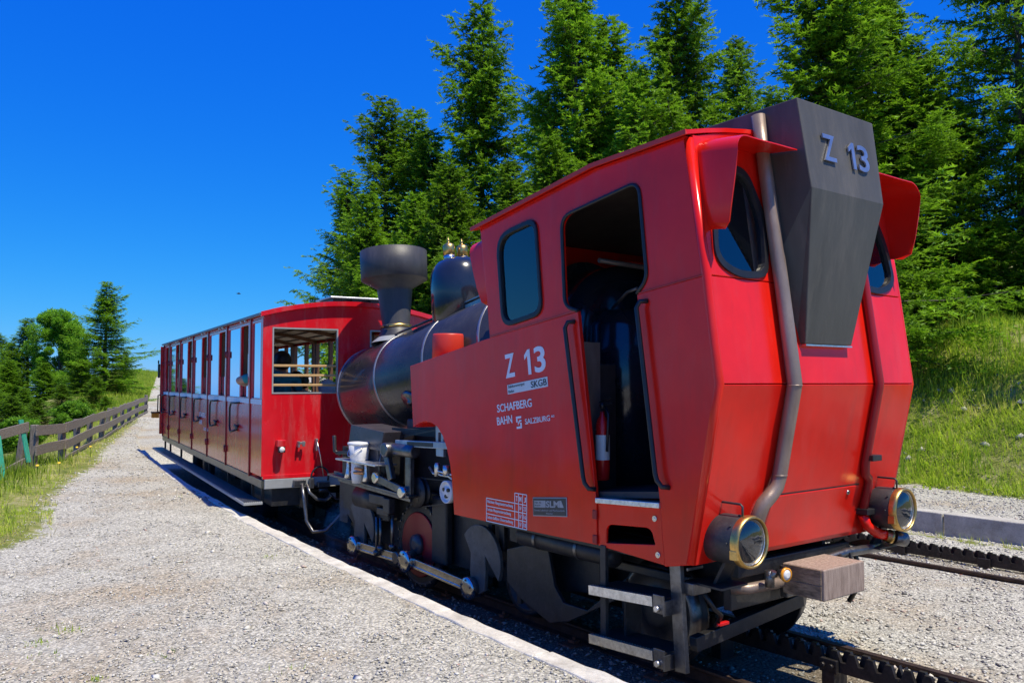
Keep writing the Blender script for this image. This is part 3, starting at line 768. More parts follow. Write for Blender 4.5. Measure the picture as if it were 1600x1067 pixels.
# the hatch below, a few millimetres proud with an open joint above it
dl = (Vector((F_[0], 0, F_[1])) - Vector((O_[0], 0, O_[1]))).normalized(); nl = EY.cross(dl)
m = MB(); m.plate(rounded([(-.52, .03), (.56, .03), (.56, .365), (-.52, .365)], .01, 2), [], Vector((O_[0], 0, O_[1])) + nl * .018, EY, dl, .012); ho = m.build("back_hatch", M['red'], LO, bevel=.003)
m = MB(); pz = Vector((O_[0], 0, O_[1])) + dl * .325 + nl * .02 + EY * .43; m.cyl(pz, pz + nl * .012, .016, 12); m.build("hatch_lock", M['steel'], ho)
m = MB(); m.plate([(-.53, .366), (.57, .366), (.57, .376), (-.53, .376)], [], Vector((O_[0], 0, O_[1])) + nl * .0155, EY, dl, .004); m.build("hatch_joint", M['rubber'], ho)
# front wall of the cab
m = MB(); d_ = Vector((-2.350, 0, 2.85)) - Vector((-2.195, 0, 1.60)); L_ = d_.length; d_.normalize()
fw = [rounded([(-.98, .55), (-.98, 1.10), (-.52, 1.13), (-.52, .55)], .1, 4), rounded([(.52, .55), (.52, 1.13), (.98, 1.10), (.98, .55)], .1, 4)]
m.plate([(-bw, 0), (bw, 0), (bw, L_), (-bw, L_)], fw, (-2.195, 0, 1.60), EY, d_, .03); m.build("cab_front_wall", M['red'], LO, bevel=.004)
for ww in fw:
    g = MB(); g.plate(inset(ww, -.005), [], (-2.195, 0, 1.60), EY, d_, .006); g.build("window_pane", M['glass'], LO)
# roof, arched across
def roof_sheet(z_off, th, half, rise, edge):
    secs = [(-2.43, 2.838), (-1.024, 3.062), (-.19, 3.098)]
    V = []; F = []; N_ = 13
    for (u, z) in secs:
        for k in range(N_):
            t = -1 + 2 * k / (N_ - 1); V.append((u, t * half, z + z_off + rise * (1 - t * t)))
        for k in range(N_):
            t = -1 + 2 * k / (N_ - 1); V.append((u, t * half, z + z_off + rise * (1 - t * t) - th))
    for i in range(len(secs) - 1):
        a, b = i * 2 * N_, (i + 1) * 2 * N_
        for k in range(N_ - 1):
            F += [(a + k, a + k + 1, b + k + 1, b + k), (a + N_ + k, b + N_ + k, b + N_ + k + 1, a + N_ + k + 1)]
        F += [(a, b, b + N_, a + N_), (a + N_ - 1, a + 2 * N_ - 1, b + 2 * N_ - 1, b + N_ - 1)]
    for a, rev in ((0, 0), ((len(secs) - 1) * 2 * N_, 1)):
        for k in range(N_ - 1):
            q = (a + k, a + N_ + k, a + N_ + k + 1, a + k + 1); F.append(q if not rev else tuple(reversed(q)))
    m = MB(); m.add(V, F); return m
roof_sheet(0.012, .026, HW + .045, .14, 0).build("cab_roof", M['red'], LO)
m = MB(); m.bar((-2.43, -HW - .047, 2.838), (-1.024, -HW - .047, 3.062), .012, .03); m.bar((-1.024, -HW - .047, 3.062), (-.19, -HW - .047, 3.098), .012, .03); m.build("roof_gutter", M['orange_red'], LO)
# fill between roof arch and back wall
N_ = 13; arch = [(-1 + 2 * k / (N_ - 1)) for k in range(N_)]
m = MB(); m.plate([(t * bw, .0 + .14 * (1 - t * t)) for t in arch] + [(bw, -.03), (-bw, -.03)], [], (-.212, 0, 3.085), EY, EZ, .028); m.build("roof_end_panel", M['red'], LO)
m = MB(); m.plate([(t * bw, .0 + .14 * (1 - t * t)) for t in arch] + [(bw, -.03), (-bw, -.03)], [], (-2.345, 0, 2.838), EY, EZ, .028); m.build("roof_end_panel", M['red'], LO)

# visors over the four end windows
def visor(side, x_face, z_top, direc, sc=1.0, lean=0.15):
    # bent sheet: flat top, rounded outer corner, side cheek going down
    prof = []
    y0, y1, rr = .44, 1.035, .10
    prof.append((y0, 0.0, 1.0)); prof.append((.62, 0.0, 1.0)); prof.append((.80, -.002, 1.0))
    for k in range(7):
        a = math.pi / 2 * k / 6; prof.append((y1 - rr + rr * math.sin(a), -rr + rr * math.cos(a), 1.0))
    prof += [(y1 + .004, -.25, .86), (y1 + .004, -.40, .70), (y1 - .006, -.52, .55), (y1 - .03, -.56, .36)]
    V = []; F = []
    for (y, z, w) in prof:
        fx = x_face + direc * (-lean * z)          # the face leans
        reach = .30 * w * sc
        zz = z_top + z
        for off in (0.0, -.007):
            yy = y + (off if z < -.12 else 0); zo = off if z > -.12 else 0
            V.append((fx, side * yy, zz + zo)); V.append((fx + direc * reach, side * yy, zz + zo - .035 * w))
    n_ = len(prof)
    for i in range(n_ - 1):
        a, b = 4 * i, 4 * i + 4
        F += [(a, a + 1, b + 1, b), (a + 2, b + 2, b + 3, a + 3), (a + 1, a + 3, b + 3, b + 1), (a, b, b + 2, a + 2)]
    F += [(0, 2, 3, 1), (4 * n_ - 4, 4 * n_ - 3, 4 * n_ - 1, 4 * n_ - 2)]
    m = MB(); m.add(V, F); o = m.build("window_visor", M['red'], LO)
    for p in o.data.polygons: p.use_smooth = True
    md = o.modifiers.new("edge", 'EDGE_SPLIT'); md.split_angle = R(35)
for sd_ in (-1, 1):
    visor(sd_, -.200, 3.078, 1)
    visor(sd_, -2.34, 2.80, -1, 0.8, -.12)

# charcoal hood on the back and along the roof
hv = [(.10, -.435, 3.368), (.10, .432, 3.368), (.178, .412, 2.800), (.178, -.412, 2.800), (.018, .262, 1.862), (.018, -.262, 1.862),
      (-.80, -.435, 3.345), (-.80, .432, 3.345), (-.80, -.435, 3.12), (-.80, .432, 3.12), (-.19, -.425, 2.94), (-.19, .425, 2.94), (-.10, .412, 2.35), (-.10, -.412, 2.35), (-.042, .262, 1.862), (-.042, -.262, 1.862)]
hf = [(0, 1, 2, 3), (3, 2, 4, 5), (0, 6, 7, 1), (6, 8, 9, 7), (5, 4, 14, 15),
      (0, 3, 10), (0, 10, 8, 6), (3, 13, 10), (3, 5, 15, 13), (1, 11, 2), (1, 7, 9, 11), (2, 11, 12), (2, 12, 14, 4)]
m = MB(); m.add(hv, hf); hood = m.build("exhaust_hood", M['hood'], LO, bevel=.007)
m = MB(); m.bb(-.02, .022, -.262, .262, 1.848, 1.858); m.build("hood_lower_edge", M['bright'], hood)
hn = (Vector((.10, 0, 3.368)) - Vector((.178, 0, 2.80))).normalized()
def hood_pt(y, z): 
    t = (z - 2.80) / (3.368 - 2.80); return Vector((.178 + (.10 - .178) * t + .008, y, z))
text_part("Z", M['silver_letter'], hood, "numeral", hood_pt(-.245, 2.995), EY, hn, .175, .135, .009, .012)
one_part(M['silver_letter'], hood, hood_pt(.035, 2.985), EY, hn, .18, .125, .009)
text_part("3", M['silver_letter'], hood, "numeral", hood_pt(.150, 2.985), EY, hn, .18, .125, .009, .012)

# bare pipe down the back, and the red drain pipe
def face_u(z):
    return np.interp(z, [.556, 1.609, 2.239, 3.09, 3.5], [-.222, 0, -.085, -.210, -.26])
pp = [(float(face_u(z)) + .068, -.455 - .0 * z, z) for z in (3.315, 3.0, 2.6, 2.239, 1.9, 1.615, 1.58, 1.3, 1.04)]
pp += [(float(face_u(.98)) + .072, -.475, .975), (float(face_u(.93)) + .075, -.53, .925), (float(face_u(.88)) + .075, -.585, .88), (float(face_u(.83)) + .072, -.610, .82), (float(face_u(.76)) + .068, -.615, .75), (float(face_u(.6)) + .06, -.615, .60)]
m = MB(); m.tube(pp, .0445, 18)
pipe = m.build("exhaust_pipe", M['pipe'], LO)
for z_ in (1.60, 1.05):
    q = MB(); q.lathe((float(face_u(z_)) + .068, -.455, z_), (0, 0, 1), [(-.004, .0475), (.004, .0475)], 18); q.build("pipe_weld", M['pipe'], pipe)
rp = [(float(face_u(z)) + .042, .56, z) for z in (3.0, 2.6, 2.239, 1.9, 1.615, 1.58, 1.3, 1.06)]
rp += [(float(face_u(1.0)) + .045, .575, .985), (float(face_u(.93)) + .045, .635, .955), (float(face_u(.88)) + .045, .655, .90), (float(face_u(.7)) + .045, .63, .70)]
m = MB(); m.tube(rp, .030, 14); rpo = m.build("drain_pipe", M['red_dark'], LO)
for z_ in (1.10, .72):
    q = MB(); q.bb(float(face_u(z_)) - .0, float(face_u(z_)) + .10, .545 if z_ > 1 else .60, .66 if z_ > 1 else .72, z_ - .02, z_ + .02); q.build("pipe_clamp", M['black'], rpo, bevel=.004)
m = MB(); m.tube([(-.14, .63, .70), (-.13, .66, .62), (-.10, .74, .565), (-.06, .83, .54)], .036, 12); m.build("drain_elbow", M['red'], rpo)
m = MB(); m.lathe((-.075, .80, .545), (.55, 1.0, -.25), [(0, .042), (.03, .042), (.03, .048), (.05, .048)], 16); m.build("brass_collar", M['brass'], rpo)
m = MB(); m.lathe((-.04, .85, .532), (.55, 1.0, -.25), [(0, .05), (.09, .05), (.10, .04)], 16); m.build("hose_valve", M['grey_steel'], rpo)

# headlamps
def headlamp(y, z):
    o = MB(); c = Vector((-.20, y, z))
    o.lathe(c, EX, [(-.02, .05), (-.015, .128), (.0, .142), (.22, .146), (.235, .140)], 40)
    lamp = o.build("headlamp", M['lamp_black'], LO)
    r = MB(); r.lathe(c, EX, [(.215, .150), (.245, .152), (.262, .148), (.268, .139), (.258, .134), (.235, .132)], 40, caps=False); r.build("lamp_rim", M['brass'], lamp)
    r = MB(); r.lathe(c, EX, [(.205, .001), (.206, .02), (.209, .045), (.215, .075), (.226, .105), (.238, .124), (.247, .131)], 40, caps=False); r.build("reflector", M['mirror'], lamp)
    r = MB(); r.lathe(c, EX, [(.205, .012), (.22, .014), (.23, .006)], 12); r.build("bulb", M['lens_white'], lamp)
    r = MB(); r.lathe(c, EX, [(.246, .129), (.262, .10), (.270, .05), (.272, .004)], 32, caps=False); r.build("lens", M['lens'], lamp)
    r = MB(); r.tube([c + Vector((.04, -.03, .14)), c + Vector((.04, -.03, .20)), c + Vector((.06, -.03, .213)), c + Vector((.20, -.03, .213)), c + Vector((.215, -.03, .20)), c + Vector((.215, -.03, .142))], .007, 8); r.build("handle", M['lamp_black'], lamp)
    r = MB(); r.bb(-.04, .07, y - .152, y - .118, z - .07, z + .01) if False else r.box(c + Vector((.235, -.135, -.06)), (.05, .03, .055)); r.build("rim_latch", M['brass'], lamp, bevel=.004)
    for k in range(3):
        a = R(100 + 40 * k); q = c + Vector((.19, math.cos(a) * .147, math.sin(a) * .147)); b = MB(); b.lathe(q, (0, math.cos(a), math.sin(a)), [(0, .008), (.008, .007)], 8); b.build("rivet", M['lamp_black'], lamp)
    b = MB(); b.bar(c + Vector((.10, 0, -.13)), c + Vector((.02, 0, -.27)), .10, .02); b.bar(c + Vector((.08, .08, -.11)), c + Vector((.0, .10, -.27)), .03, .02); b.box(c + Vector((.0, 0, -.275)), (.26, .24, .012)); b.build("lamp_bracket", M['black'], lamp)
headlamp(-.875, .705); headlamp(.835, .735)

# headstock, buffer block and couplings
m = MB(); m.bb(-.36, -.30, -.62, .70, .20, .47); m.bb(-.30, -.24, -.62, .62, .41, .50); m.build("headstock", M['black'], LO, bevel=.006)
m = MB(); m.bb(-.19, .10, -.235, .225, .278, .470); bfo = m.build("buffer_block", M['buffer_wood'], LO, bevel=.008)
m = MB(); m.bb(-.188, .085, -.242, -.2355, .282, .368); m.bb(-.188, .085, -.242, -.2355, .374, .466); m.build("block_end_face", M['buffer_grain'], bfo, bevel=.004)
m = MB(); m.bb(-.24, -.185, -.20, .19, .24, .44); m.build("buffer_bracket", M['grey_steel'], LO, bevel=.006)
m = MB(); m.tube([(-.30, -.62, .34), (-.22, -.56, .345), (-.20, -.30, .345), (-.21, -.10, .345)], .034, 14); m.build("bumper_pipe", M['pipe'], LO)
m = MB(); m.tube([(-.21, .10, .40), (-.20, .30, .43), (-.16, .44, .455), (-.14, .70, .455), (-.16, .86, .44)], .032, 14); m.build("grey_hose", M['grey_steel'], LO)
m = MB(); m.bar((-.14, .33, .46), (-.09, .35, .22), .045, .02); m.bar((-.14, .45, .46), (-.09, .47, .22), .045, .02); m.bb(-.12, -.08, .33, .49, .215, .235); m.build("coupling_bracket", M['black'], LO, bevel=.003)
m = MB(); m.lathe((-.12, -.38, .435), (1, -.1, 0), [(0, .024), (.03, .034), (.06, .038)], 18); tl = m.build("tail_lamp", M['grey_steel'], LO)
m = MB(); m.lathe((-.062, -.386, .435), (1, -.1, 0), [(0, .034), (.010, .030), (.016, .015)], 18); m.build("lens", M['lens_white'], tl)
m = MB(); m.lathe((-.068, -.385, .435), (1, -.1, 0), [(0, .044), (.014, .044), (.014, .034)], 18, caps=False); m.build("amber_ring", M['amber'], tl)
m = MB(); m.tube([(-.16, -.44, .40), (-.12, -.46, .41), (-.10, -.46, .46)], .02, 8); m.lathe((-.13, -.46, .40), (0, 0, 1), [(-.04, .03), (.06, .03)], 10); m.build("air_tap", M['grey_steel'], LO)
m = MB(); m.box((-.30, -.70, .14), (.03, .09, .02)); m.tube([(-.3, -.74, .14), (-.27, -.79, .15)], .008, 6); m.build("red_cock_handle", M['fire_red'], LO, bevel=.005)
m = MB(); m.bar((-.40, -.86, .02), (-.36, .20, .14), .06, .09); m.build("brake_beam", M['black'], LO, bevel=.005)
m = MB(); m.box((-.30, -.95, .40), (.10, .16, .07)); m.box((-.27, -.99, .52), (.012, .14, .02)); m.build("bracket_plate", M['grey_steel'], LO, bevel=.004)
m = MB(); m.tube([(-.28, -.90, .36), (-.25, -.84, .26), (-.28, -.74, .20), (-.34, -.72, .12)], .014, 8); m.build("brake_hose", M['rubber'], LO)
m = MB(); m.tube([(-.30, .62, .50), (-.24, .70, .38), (-.22, .72, .20), (-.30, .70, .06)], .018, 8); m.build("brake_hose", M['rubber'], LO)

# steps to the cab
def cab_step(zl, zr):
    m = MB(); ya, yb = -HW - .06, -HW + .20
    V = [(-1.03, ya, zl), (-.41, ya, zr), (-.41, yb, zr), (-1.03, yb, zl)]
    m.add([*(Vector(p) for p in V), *(Vector(p) - Vector((0, 0, .012)) for p in V)], [(0, 1, 2, 3), (7, 6, 5, 4), (0, 4, 5, 1), (1, 5, 6, 2), (2, 6, 7, 3), (3, 7, 4, 0)])
    o = m.build("step_tread", M['black'], LO)
    n_ = MB(); n_.bar((-1.03, ya - .006, zl - .022), (-.47, ya - .006, zr - .022), .010, .058)
    for k in range(24):
        t = k / 23; n_.box((-1.02 + .54 * t, ya + .012, zl + (zr - zl) * t * .9 + .006), (.011, .024, .006))
    n_.build("step_nosing", M['bright'], o)
    b = MB(); b.box((-.425, ya + .0, zr - .03), (.085, .014, .11)); b.box((-.385, ya + .06, zr - .05), (.012, .13, .09)); b.build("step_bracket", M['grey_steel'], o, bevel=.003)
    b = MB(); b.cyl((-.425, ya - .008, zr - .055), (-.425, ya - .03, zr - .055), .018, 6); b.build("bolt", M['bright'], o)
cab_step(.292, .330); cab_step(-.020, .010)
m = MB(); m.bar((-.955, -HW + .0, .56), (-.955, -HW + .0, -.10), .03, .05); m.build("step_upright", M['black'], LO, bevel=.003)
m = MB(); m.bar((-.365, -HW + .03, .54), (-.325, -HW + .03, -.09), .035, .085); m.build("step_upright", M['grey_steel'], LO, bevel=.003)
m = MB(); m.bar((-.86, -HW + .16, .25), (-.86, -HW + .16, -.05), .14, .02); m.build("step_back_plate", M['black'], LO)

# hand rails
def handrail(u0, z0, u1, z1):
    y0, y1 = -HW - .012, -HW - .062
    m = MB(); m.tube([(u0 + .05, y0, z0 + .012), (u0 + .02, y1 + .01, z0 + .01), (u0, y1, z0 - .03), (u0 + (u1 - u0) * .5, y1, (z0 + z1) / 2), (u1 - .004, y1, z1 + .05), (u1 + .01, y1, z1 + .01), (u1 + .04, y1 + .01, z1 - .025), (u1 + .065, y0, z1 - .03)], .0155, 12)
    o = m.build("handrail", M['rubber'], LO)
handrail(-1.268, 2.02, -1.085, .945); handrail(-.59, 2.11, -.44, 1.02)

# lettering and plates on the side (facing -y)
YS = -HW - .0165
T1 = Vector((math.cos(R(7.5)), 0, math.sin(R(7.5)))); T1u = Vector((-math.sin(R(7.5)), 0, math.cos(R(7.5))))
def side_text(body, name, u, z, h, w, mat=None, tilt=True, bold=.01, parent=LO, th=.002, up=None):
    ex = T1 if tilt else EX; ey = (EZ if up is None else up)
    ey = (ey - ex * ey.dot(ex)).normalized()
    return text_part(body, mat or M['white'], parent, name, (u, YS, z), ex, ey, h, w, th, bold)
side_text("Z", "numeral", -1.995, 1.648, .178, .115, bold=.02)
one_part(M['white'], LO, (-1.765, YS, 1.668), T1, T1u, .185, .125, .003)
side_text("3", "numeral", -1.645, 1.684, .188, .125, bold=.02)
m = MB(); m.plate([(0, 0), (.475, 0), (.475, .070), (0, .070)], [], Vector((-1.972, YS - .001, 1.528)), T1, T1u, .002); st = m.build("railway_sticker", M['sticker'], LO)
for (b_, du, dz, h, w) in (("Salzkammergut", .012, .039, .026, .20), ("Bahn", .012, .008, .020, .068), ("SKGB", .285, .012, .048, .18)):
    p = Vector((-1.972, YS - .0025, 1.528)) + T1 * du + T1u * dz
    text_part(b_, M['ink'], st, "lettering", p, T1, T1u, h, w, .001, .012 if b_ == "SKGB" else .002)
side_text("SCHAFBERG", "lettering", -2.105, 1.388, .060, .425, bold=.012)
side_text("BAHN", "lettering", -2.105, 1.292, .060, .190, bold=.012)
side_text("SALZBURG", "lettering", -1.762, 1.312, .040, .285, bold=.004)
side_text("AG", "lettering", -1.468, 1.372, .016, .034, bold=.002)
m = MB()   # angular company emblem
def em(pts): 
    m.plate(pts, [], Vector((-1.862, YS - .001, 1.275)), T1, T1u, .002)
em([(.0, .048), (.016, .048), (.016, .074), (.062, .074), (.062, .090), (.0, .090)]); em([(.0, .0), (.062, .0), (.062, .042), (.046, .042), (.046, .016), (.0, .016)]); em([(.018, .026), (.044, .050), (.062, .050), (.062, .062), (.038, .062), (.018, .042)])
m.build("company_emblem", M['white'], LO)
# inspection table
tb = MB(); YT = YS - .0008
def line(a, b, w=.006): tb.bar((a[0], YT, a[1]), (b[0], YT, b[1]), .0016, w)
x0, x1, x2, x3, x4 = -2.247, -1.888, -1.843, -1.794, -1.746
zt = [.728, .668, .610, .552]
for z_ in zt: line((x0, z_), (x4, z_))
line((x1, .803), (x4, .803))
for x_ in (x1, x2, x3, x4): line((x_, .803), (x_, zt[3]))
line((x0, zt[0]), (x0, zt[3]))
tbl = tb.build("inspection_table", M['white'], LO)
for r_, b_ in enumerate(("N\u00e4chste Hauptuntersuchung", "Letzte Hauptuntersuchung", "Letzte \u00e4u\u00dfere Untersuchung")):
    side_text(b_, "lettering", x0 + .012, zt[r_] - .042, .030, .325 if r_ != 1 else .30, tilt=False, bold=.002, parent=tbl)
for (b_, x_, z_) in (("T", x1 + .012, .745), ("M", x2 + .010, .745), ("J", x3 + .014, .745)): side_text(b_, "lettering", x_, z_, .038, .024, tilt=False, bold=.008, parent=tbl)
for r_, (a_, b_) in enumerate((("IV", "22"), ("IV", "16"), ("IV", "18"))):
    side_text(a_, "lettering", x2 + .013, zt[r_] - .044, .030, .022, tilt=False, bold=.002, parent=tbl); side_text(b_, "lettering", x3 + .010, zt[r_] - .044, .030, .030, tilt=False, bold=.004, parent=tbl)
# maker's plate
po = Vector((-1.668, YS - .004, .662)); q1 = Vector((math.cos(R(6)), 0, math.sin(R(6)))); q1u = Vector((-math.sin(R(2)), 0, math.cos(R(2))))
m = MB(); m.plate([(0, 0), (.372, 0), (.372, .132), (0, .132)], [], po + Vector((0, .002, 0)), q1, q1u, .006); mp_ = m.build("maker_plate", M['plate_grey'], LO, bevel=.002)
m = MB(); m.plate([(.007, .007), (.365, .007), (.365, .125), (.007, .125)], [], po - Vector((0, .0022, 0)), q1, q1u, .002); m.build("plate_face", M['plate'], mp_)
m = MB(); m.plate([(.022, .062), (.148, .062), (.148, .110), (.022, .110)], [], po - Vector((0, .0042, 0)), q1, q1u, .0012); m.plate([(.300, .062), (.345, .062), (.318, .110), (.300, .110)], [], po - Vector((0, .0042, 0)), q1, q1u, .0012); m.build("plate_print", M['plate_grey'], mp_)
text_part("SLM", M['plate_grey'], mp_, "lettering", po + q1 * .152 + q1u * .062 - Vector((0, .0036, 0)), q1, q1u, .046, .145, .001, .03)
text_part("Fabr. Nr.", M['ink'], mp_, "lettering", po + q1 * .030 + q1u * .090 - Vector((0, .005, 0)), q1, q1u, .013, .075, .0006, 0)
text_part("Baujahr", M['ink'], mp_, "lettering", po + q1 * .030 + q1u * .069 - Vector((0, .005, 0)), q1, q1u, .013, .065, .0006, 0)
text_part("Schweiz. Lokomotiv- und Maschinenfabrik", M['plate_grey'], mp_, "lettering", po + q1 * .018 + q1u * .036 - Vector((0, .0036, 0)), q1, q1u, .013, .335, .0006, 0)
text_part("Winterthur", M['plate_grey'], mp_, "lettering", po + q1 * .150 + q1u * .015 - Vector((0, .0036, 0)), q1, q1u, .012, .075, .0006, 0)

# water tanks behind the side panels, red filler on the left one
for sgn in (-1, 1):
    ys = (sgn * (HW - .017), sgn * .56)
    out = [(-3.410, 1.745), (-2.25, 1.937), (-2.25, 1.20), (-2.90, 1.20), (-3.0, 1.262), (-3.12, 1.282), (-3.26, 1.262), (-3.36, 1.222)]
    m = MB(); m.plate(out, [], (0, (ys[0] + ys[1]) / 2, 0), EX, EZ, abs(ys[1] - ys[0])); m.build("water_tank", M['red'], LO)
m = MB(); m.lathe((-3.40, -.70, 1.70), (0, 0, 1), [(0, .15), (.345, .142), (.36, .136), (.362, .02)], 32); m.build("tank_filler", M['orange_red'], LO)

# boiler on its own tilted axis
BT = R(9.3); ba = Vector((math.cos(BT), 0, math.sin(BT))); bu = Vector((-math.sin(BT), 0, math.cos(BT))); bo = Vector((-5, 0, 1.665))
def bpt(a, up=0, y=0): return bo + ba * a + bu * up + Vector((0, y, 0))
m = MB(); m.lathe(bpt(-1.055), ba, [(0, .40), (.012, .505), (.03, .528), (.05, .535), (3.9, .535)], 72); boiler = m.build("boiler", M['boiler'], LO)
for a in (-1.03, -.13, .885, 1.87):
    q = MB(); q.lathe(bpt(a), ba, [(-.02, .536), (-.017, .542), (.017, .542), (.02, .536)], 72, caps=False); q.build("boiler_band", M['band'], boiler)
q = MB(); q.lathe(bpt(-1.05), -ba, [(0, .40), (.02, .40), (.05, .30), (.07, .12), (.075, .01)], 48); q.build("smokebox_door", M['boiler'], boiler)
q = MB()
for k in range(26):
    a = -0.08 + k * .10; 
q.bar(bpt(.98, .52, -.14), bpt(2.7, .55, -.14), .02, .05); q.bar(bpt(.98, .575, -.10), bpt(2.7, .60, -.10), .10, .012); q.bar(bpt(.98, .545, .02), bpt(2.7, .56, .02), .2, .02); q.build("boiler_top_rail", M['band'], boiler)
q = MB(); q.tube([bpt(1.02, .50, -.20), bpt(1.02, .66, -.20), bpt(1.06, .70, -.20)], .018, 10); q.lathe(bpt(1.06, .70, -.20), (0, 0, 1), [(-.04, .03), (.0, .045), (.05, .03)], 14); q.bar(bpt(1.06, .74, -.24), bpt(1.06, .80, -.12), .014, .014); q.build("steam_valve", M['grey_steel'], boiler)
q = MB(); q.tube([bpt(-.75, .54, -.10), bpt(-.2, .56, -.12), bpt(.95, .55, -.14)], .014, 8); q.build("boiler_conduit", M['boiler'], boiler)
# round cover low on the side
nrm_ = (Vector((0, -1, 0)) * .80 - bu * .60).normalized(); cc = bpt(.45, 0, 0) + nrm_ * .53
q = MB(); q.lathe(cc, nrm_, [(-.02, .13), (.02, .13), (.03, .11), (.03, .03), (.05, .03), (.055, .01)], 28); q.build("washout_cover", M['grey_steel'], boiler)

# chimney
ct = R(5.0); ca_ = Vector((-math.sin(ct), 0, math.cos(ct))); co = Vector((-5.575, 0, 2.10))
q = MB(); q.lathe(co, ca_, [(0, .235), (.05, .215), (.11, .188), (.15, .172), (.16, .160), (.17, .157), (.58, .205), (.62, .207), (.715, .375), (.725, .390), (1.06, .394), (1.065, .382), (1.0, .372), (.78, .34), (.70, .18), (.3, .15)], 56, caps=False)
chim = q.build("chimney", M['chimney'], LO)
q = MB(); q.lathe(co, ca_, [(.150, .176), (.152, .181), (.182, .181), (.184, .176)], 40, caps=False); q.build("chimney_clamp", M['brass'], chim)
q = MB(); q.cyl(co + ca_ * .167 + Vector((.06, -.19, 0)), co + ca_ * .167 + Vector((.12, -.175, 0)), .016, 10); q.build("clamp_bolt", M['black'], chim)
q = MB(); q.lathe(co, ca_, [(-.02, .30), (.0, .28), (.045, .222)], 40, caps=False); q.build("chimney_base", M['plate_grey'], chim)

# steam dome and brass safety valves
do = Vector((-4.17, 0, 2.06)); da = Vector((-math.sin(R(8)), 0, math.cos(R(8))))
q = MB(); q.lathe(do, da, [(0, .315), (.60, .312), (.70, .300), (.77, .270), (.82, .225), (.855, .15), (.868, .06), (.87, .01)], 56); dome = q.build("steam_dome", M['dome'], LO)
for dy in (-.085, .085):
    c = do + da * .84 + Vector((-.03, dy, 0)); sv = MB()
    sv.lathe(c, da, [(0, .062), (.055, .062), (.058, .052)], 20); svo = sv.build("safety_valve", M['steel'], LO)
    sv = MB(); sv.lathe(c, da, [(.056, .062), (.155, .064), (.175, .055), (.19, .030), (.20, .012), (.215, .012), (.222, .020), (.235, .008), (.26, .006)], 20); sv.build("valve_cap", M['brass'], svo)

# a wisp of steam drifting from the cylinder drains
sm_, sn_, sl_, sb_ = new_mat("thin_steam"); sn_.remove(sb_)
pv = sn_.new("ShaderNodeVolumePrincipled"); pv.inputs["Color"].default_value = (.95, .95, .97, 1)
nz_ = noise(sn_, sl_, 7.0, 5, 0.7); rz_ = ramp(sn_, sl_, nz_.outputs["Fac"], [(0.45, 0.0), (0.75, 1.0)]); mz_ = sn_.new("ShaderNodeMath"); mz_.operation = 'MULTIPLY'; mz_.inputs[1].default_value = 3.5
sl_.new(rz_.outputs[0], mz_.inputs[0]); sl_.new(mz_.outputs[0], pv.inputs["Density"]); sl_.new(pv.outputs[0], sn_["Material Output"].inputs["Volume"])
m = MB(); m.lathe((-5.18, -.96, -.20), (.05, .1, 1), [(0, .02), (.10, .10), (.28, .15), (.45, .13), (.58, .06), (.62, .01)], 20)
st_o = m.build("steam_wisp", sm_); st_o.matrix_world = Matrix.Translation(LOCO_O) @ Matrix.Rotation(R(LOCO_YAW - 90), 4, 'Z'); st_o["kind"] = "stuff"; st_o["label"] = "thin wisp of steam under the front cylinder casing"
# ---------------- running gear
def black(m, name, bevel=.004, mat='black'): return m.build(name, M[mat], LO, bevel=bevel)
for sgn in (-1, 1):
    m = MB(); m.plate([(-5.55, .58), (-1.42, .58), (-1.42, .10), (-2.2, -.02), (-5.2, -.02), (-5.55, .2)], [], (0, sgn * .66, 0), EX, EZ, .04); black(m, "frame_plate")
    m = MB(); m.plate([(-1.5, .56), (-.30, .56), (-.30, .25), (-.6, .12), (-1.2, .05), (-1.5, .05)], [], (0, sgn * .40, 0), EX, EZ, .04); black(m, "frame_plate")
m = MB(); m.bb(-5.3, -.4, -.62, .62, .50, .56); m.bb(-2.7, -.45, -1.03, 1.03, .52, .55); black(m, "floor_plate", 0)
m = MB(); m.bb(-4.4, -2.3, -.55, .55, .56, 1.25); black(m, "firebox", .02)
def wheel(u, y, r, crank=True):
    s_ = -1 if y < 0 else 1
    zc = -.26 + r
    q = MB(); q.lathe((u, y, zc), (0, s_, 0), [(-.07, r + .028), (-.045, r + .03), (-.035, r), (.05, r - .004), (.052, r - .05), (.035, r - .06), (.03, .12), (.06, .11), (.075, .08), (.078, .02)], 48)
    w = q.build("wheel", M['black'], LO)
    q = MB(); q.lathe((u, y, zc), (0, s_, 0), [(-.035, r + .0008), (.05, r - .003), (.0515, r - .03)], 48, caps=False); q.build("tyre", M['grey_steel'], w)
    return w
for y in (-.58, .58):
    wheel(-.92, y, .33); wheel(-2.35, y, .27); wheel(-4.55, y, .30)
for u, r in ((-.92, .33), (-2.35, .27), (-4.55, .30)):
    m = MB(); m.cyl((u, -.6, -.26 + r), (u, .6, -.26 + r), .055, 14); black(m, "axle", 0)
for u in (-.92, ):
    m = MB(); m.bar((u - .40, -.74, .36), (u + .40, -.74, .36), .05, .06); black(m, "spring_hanger", .01)
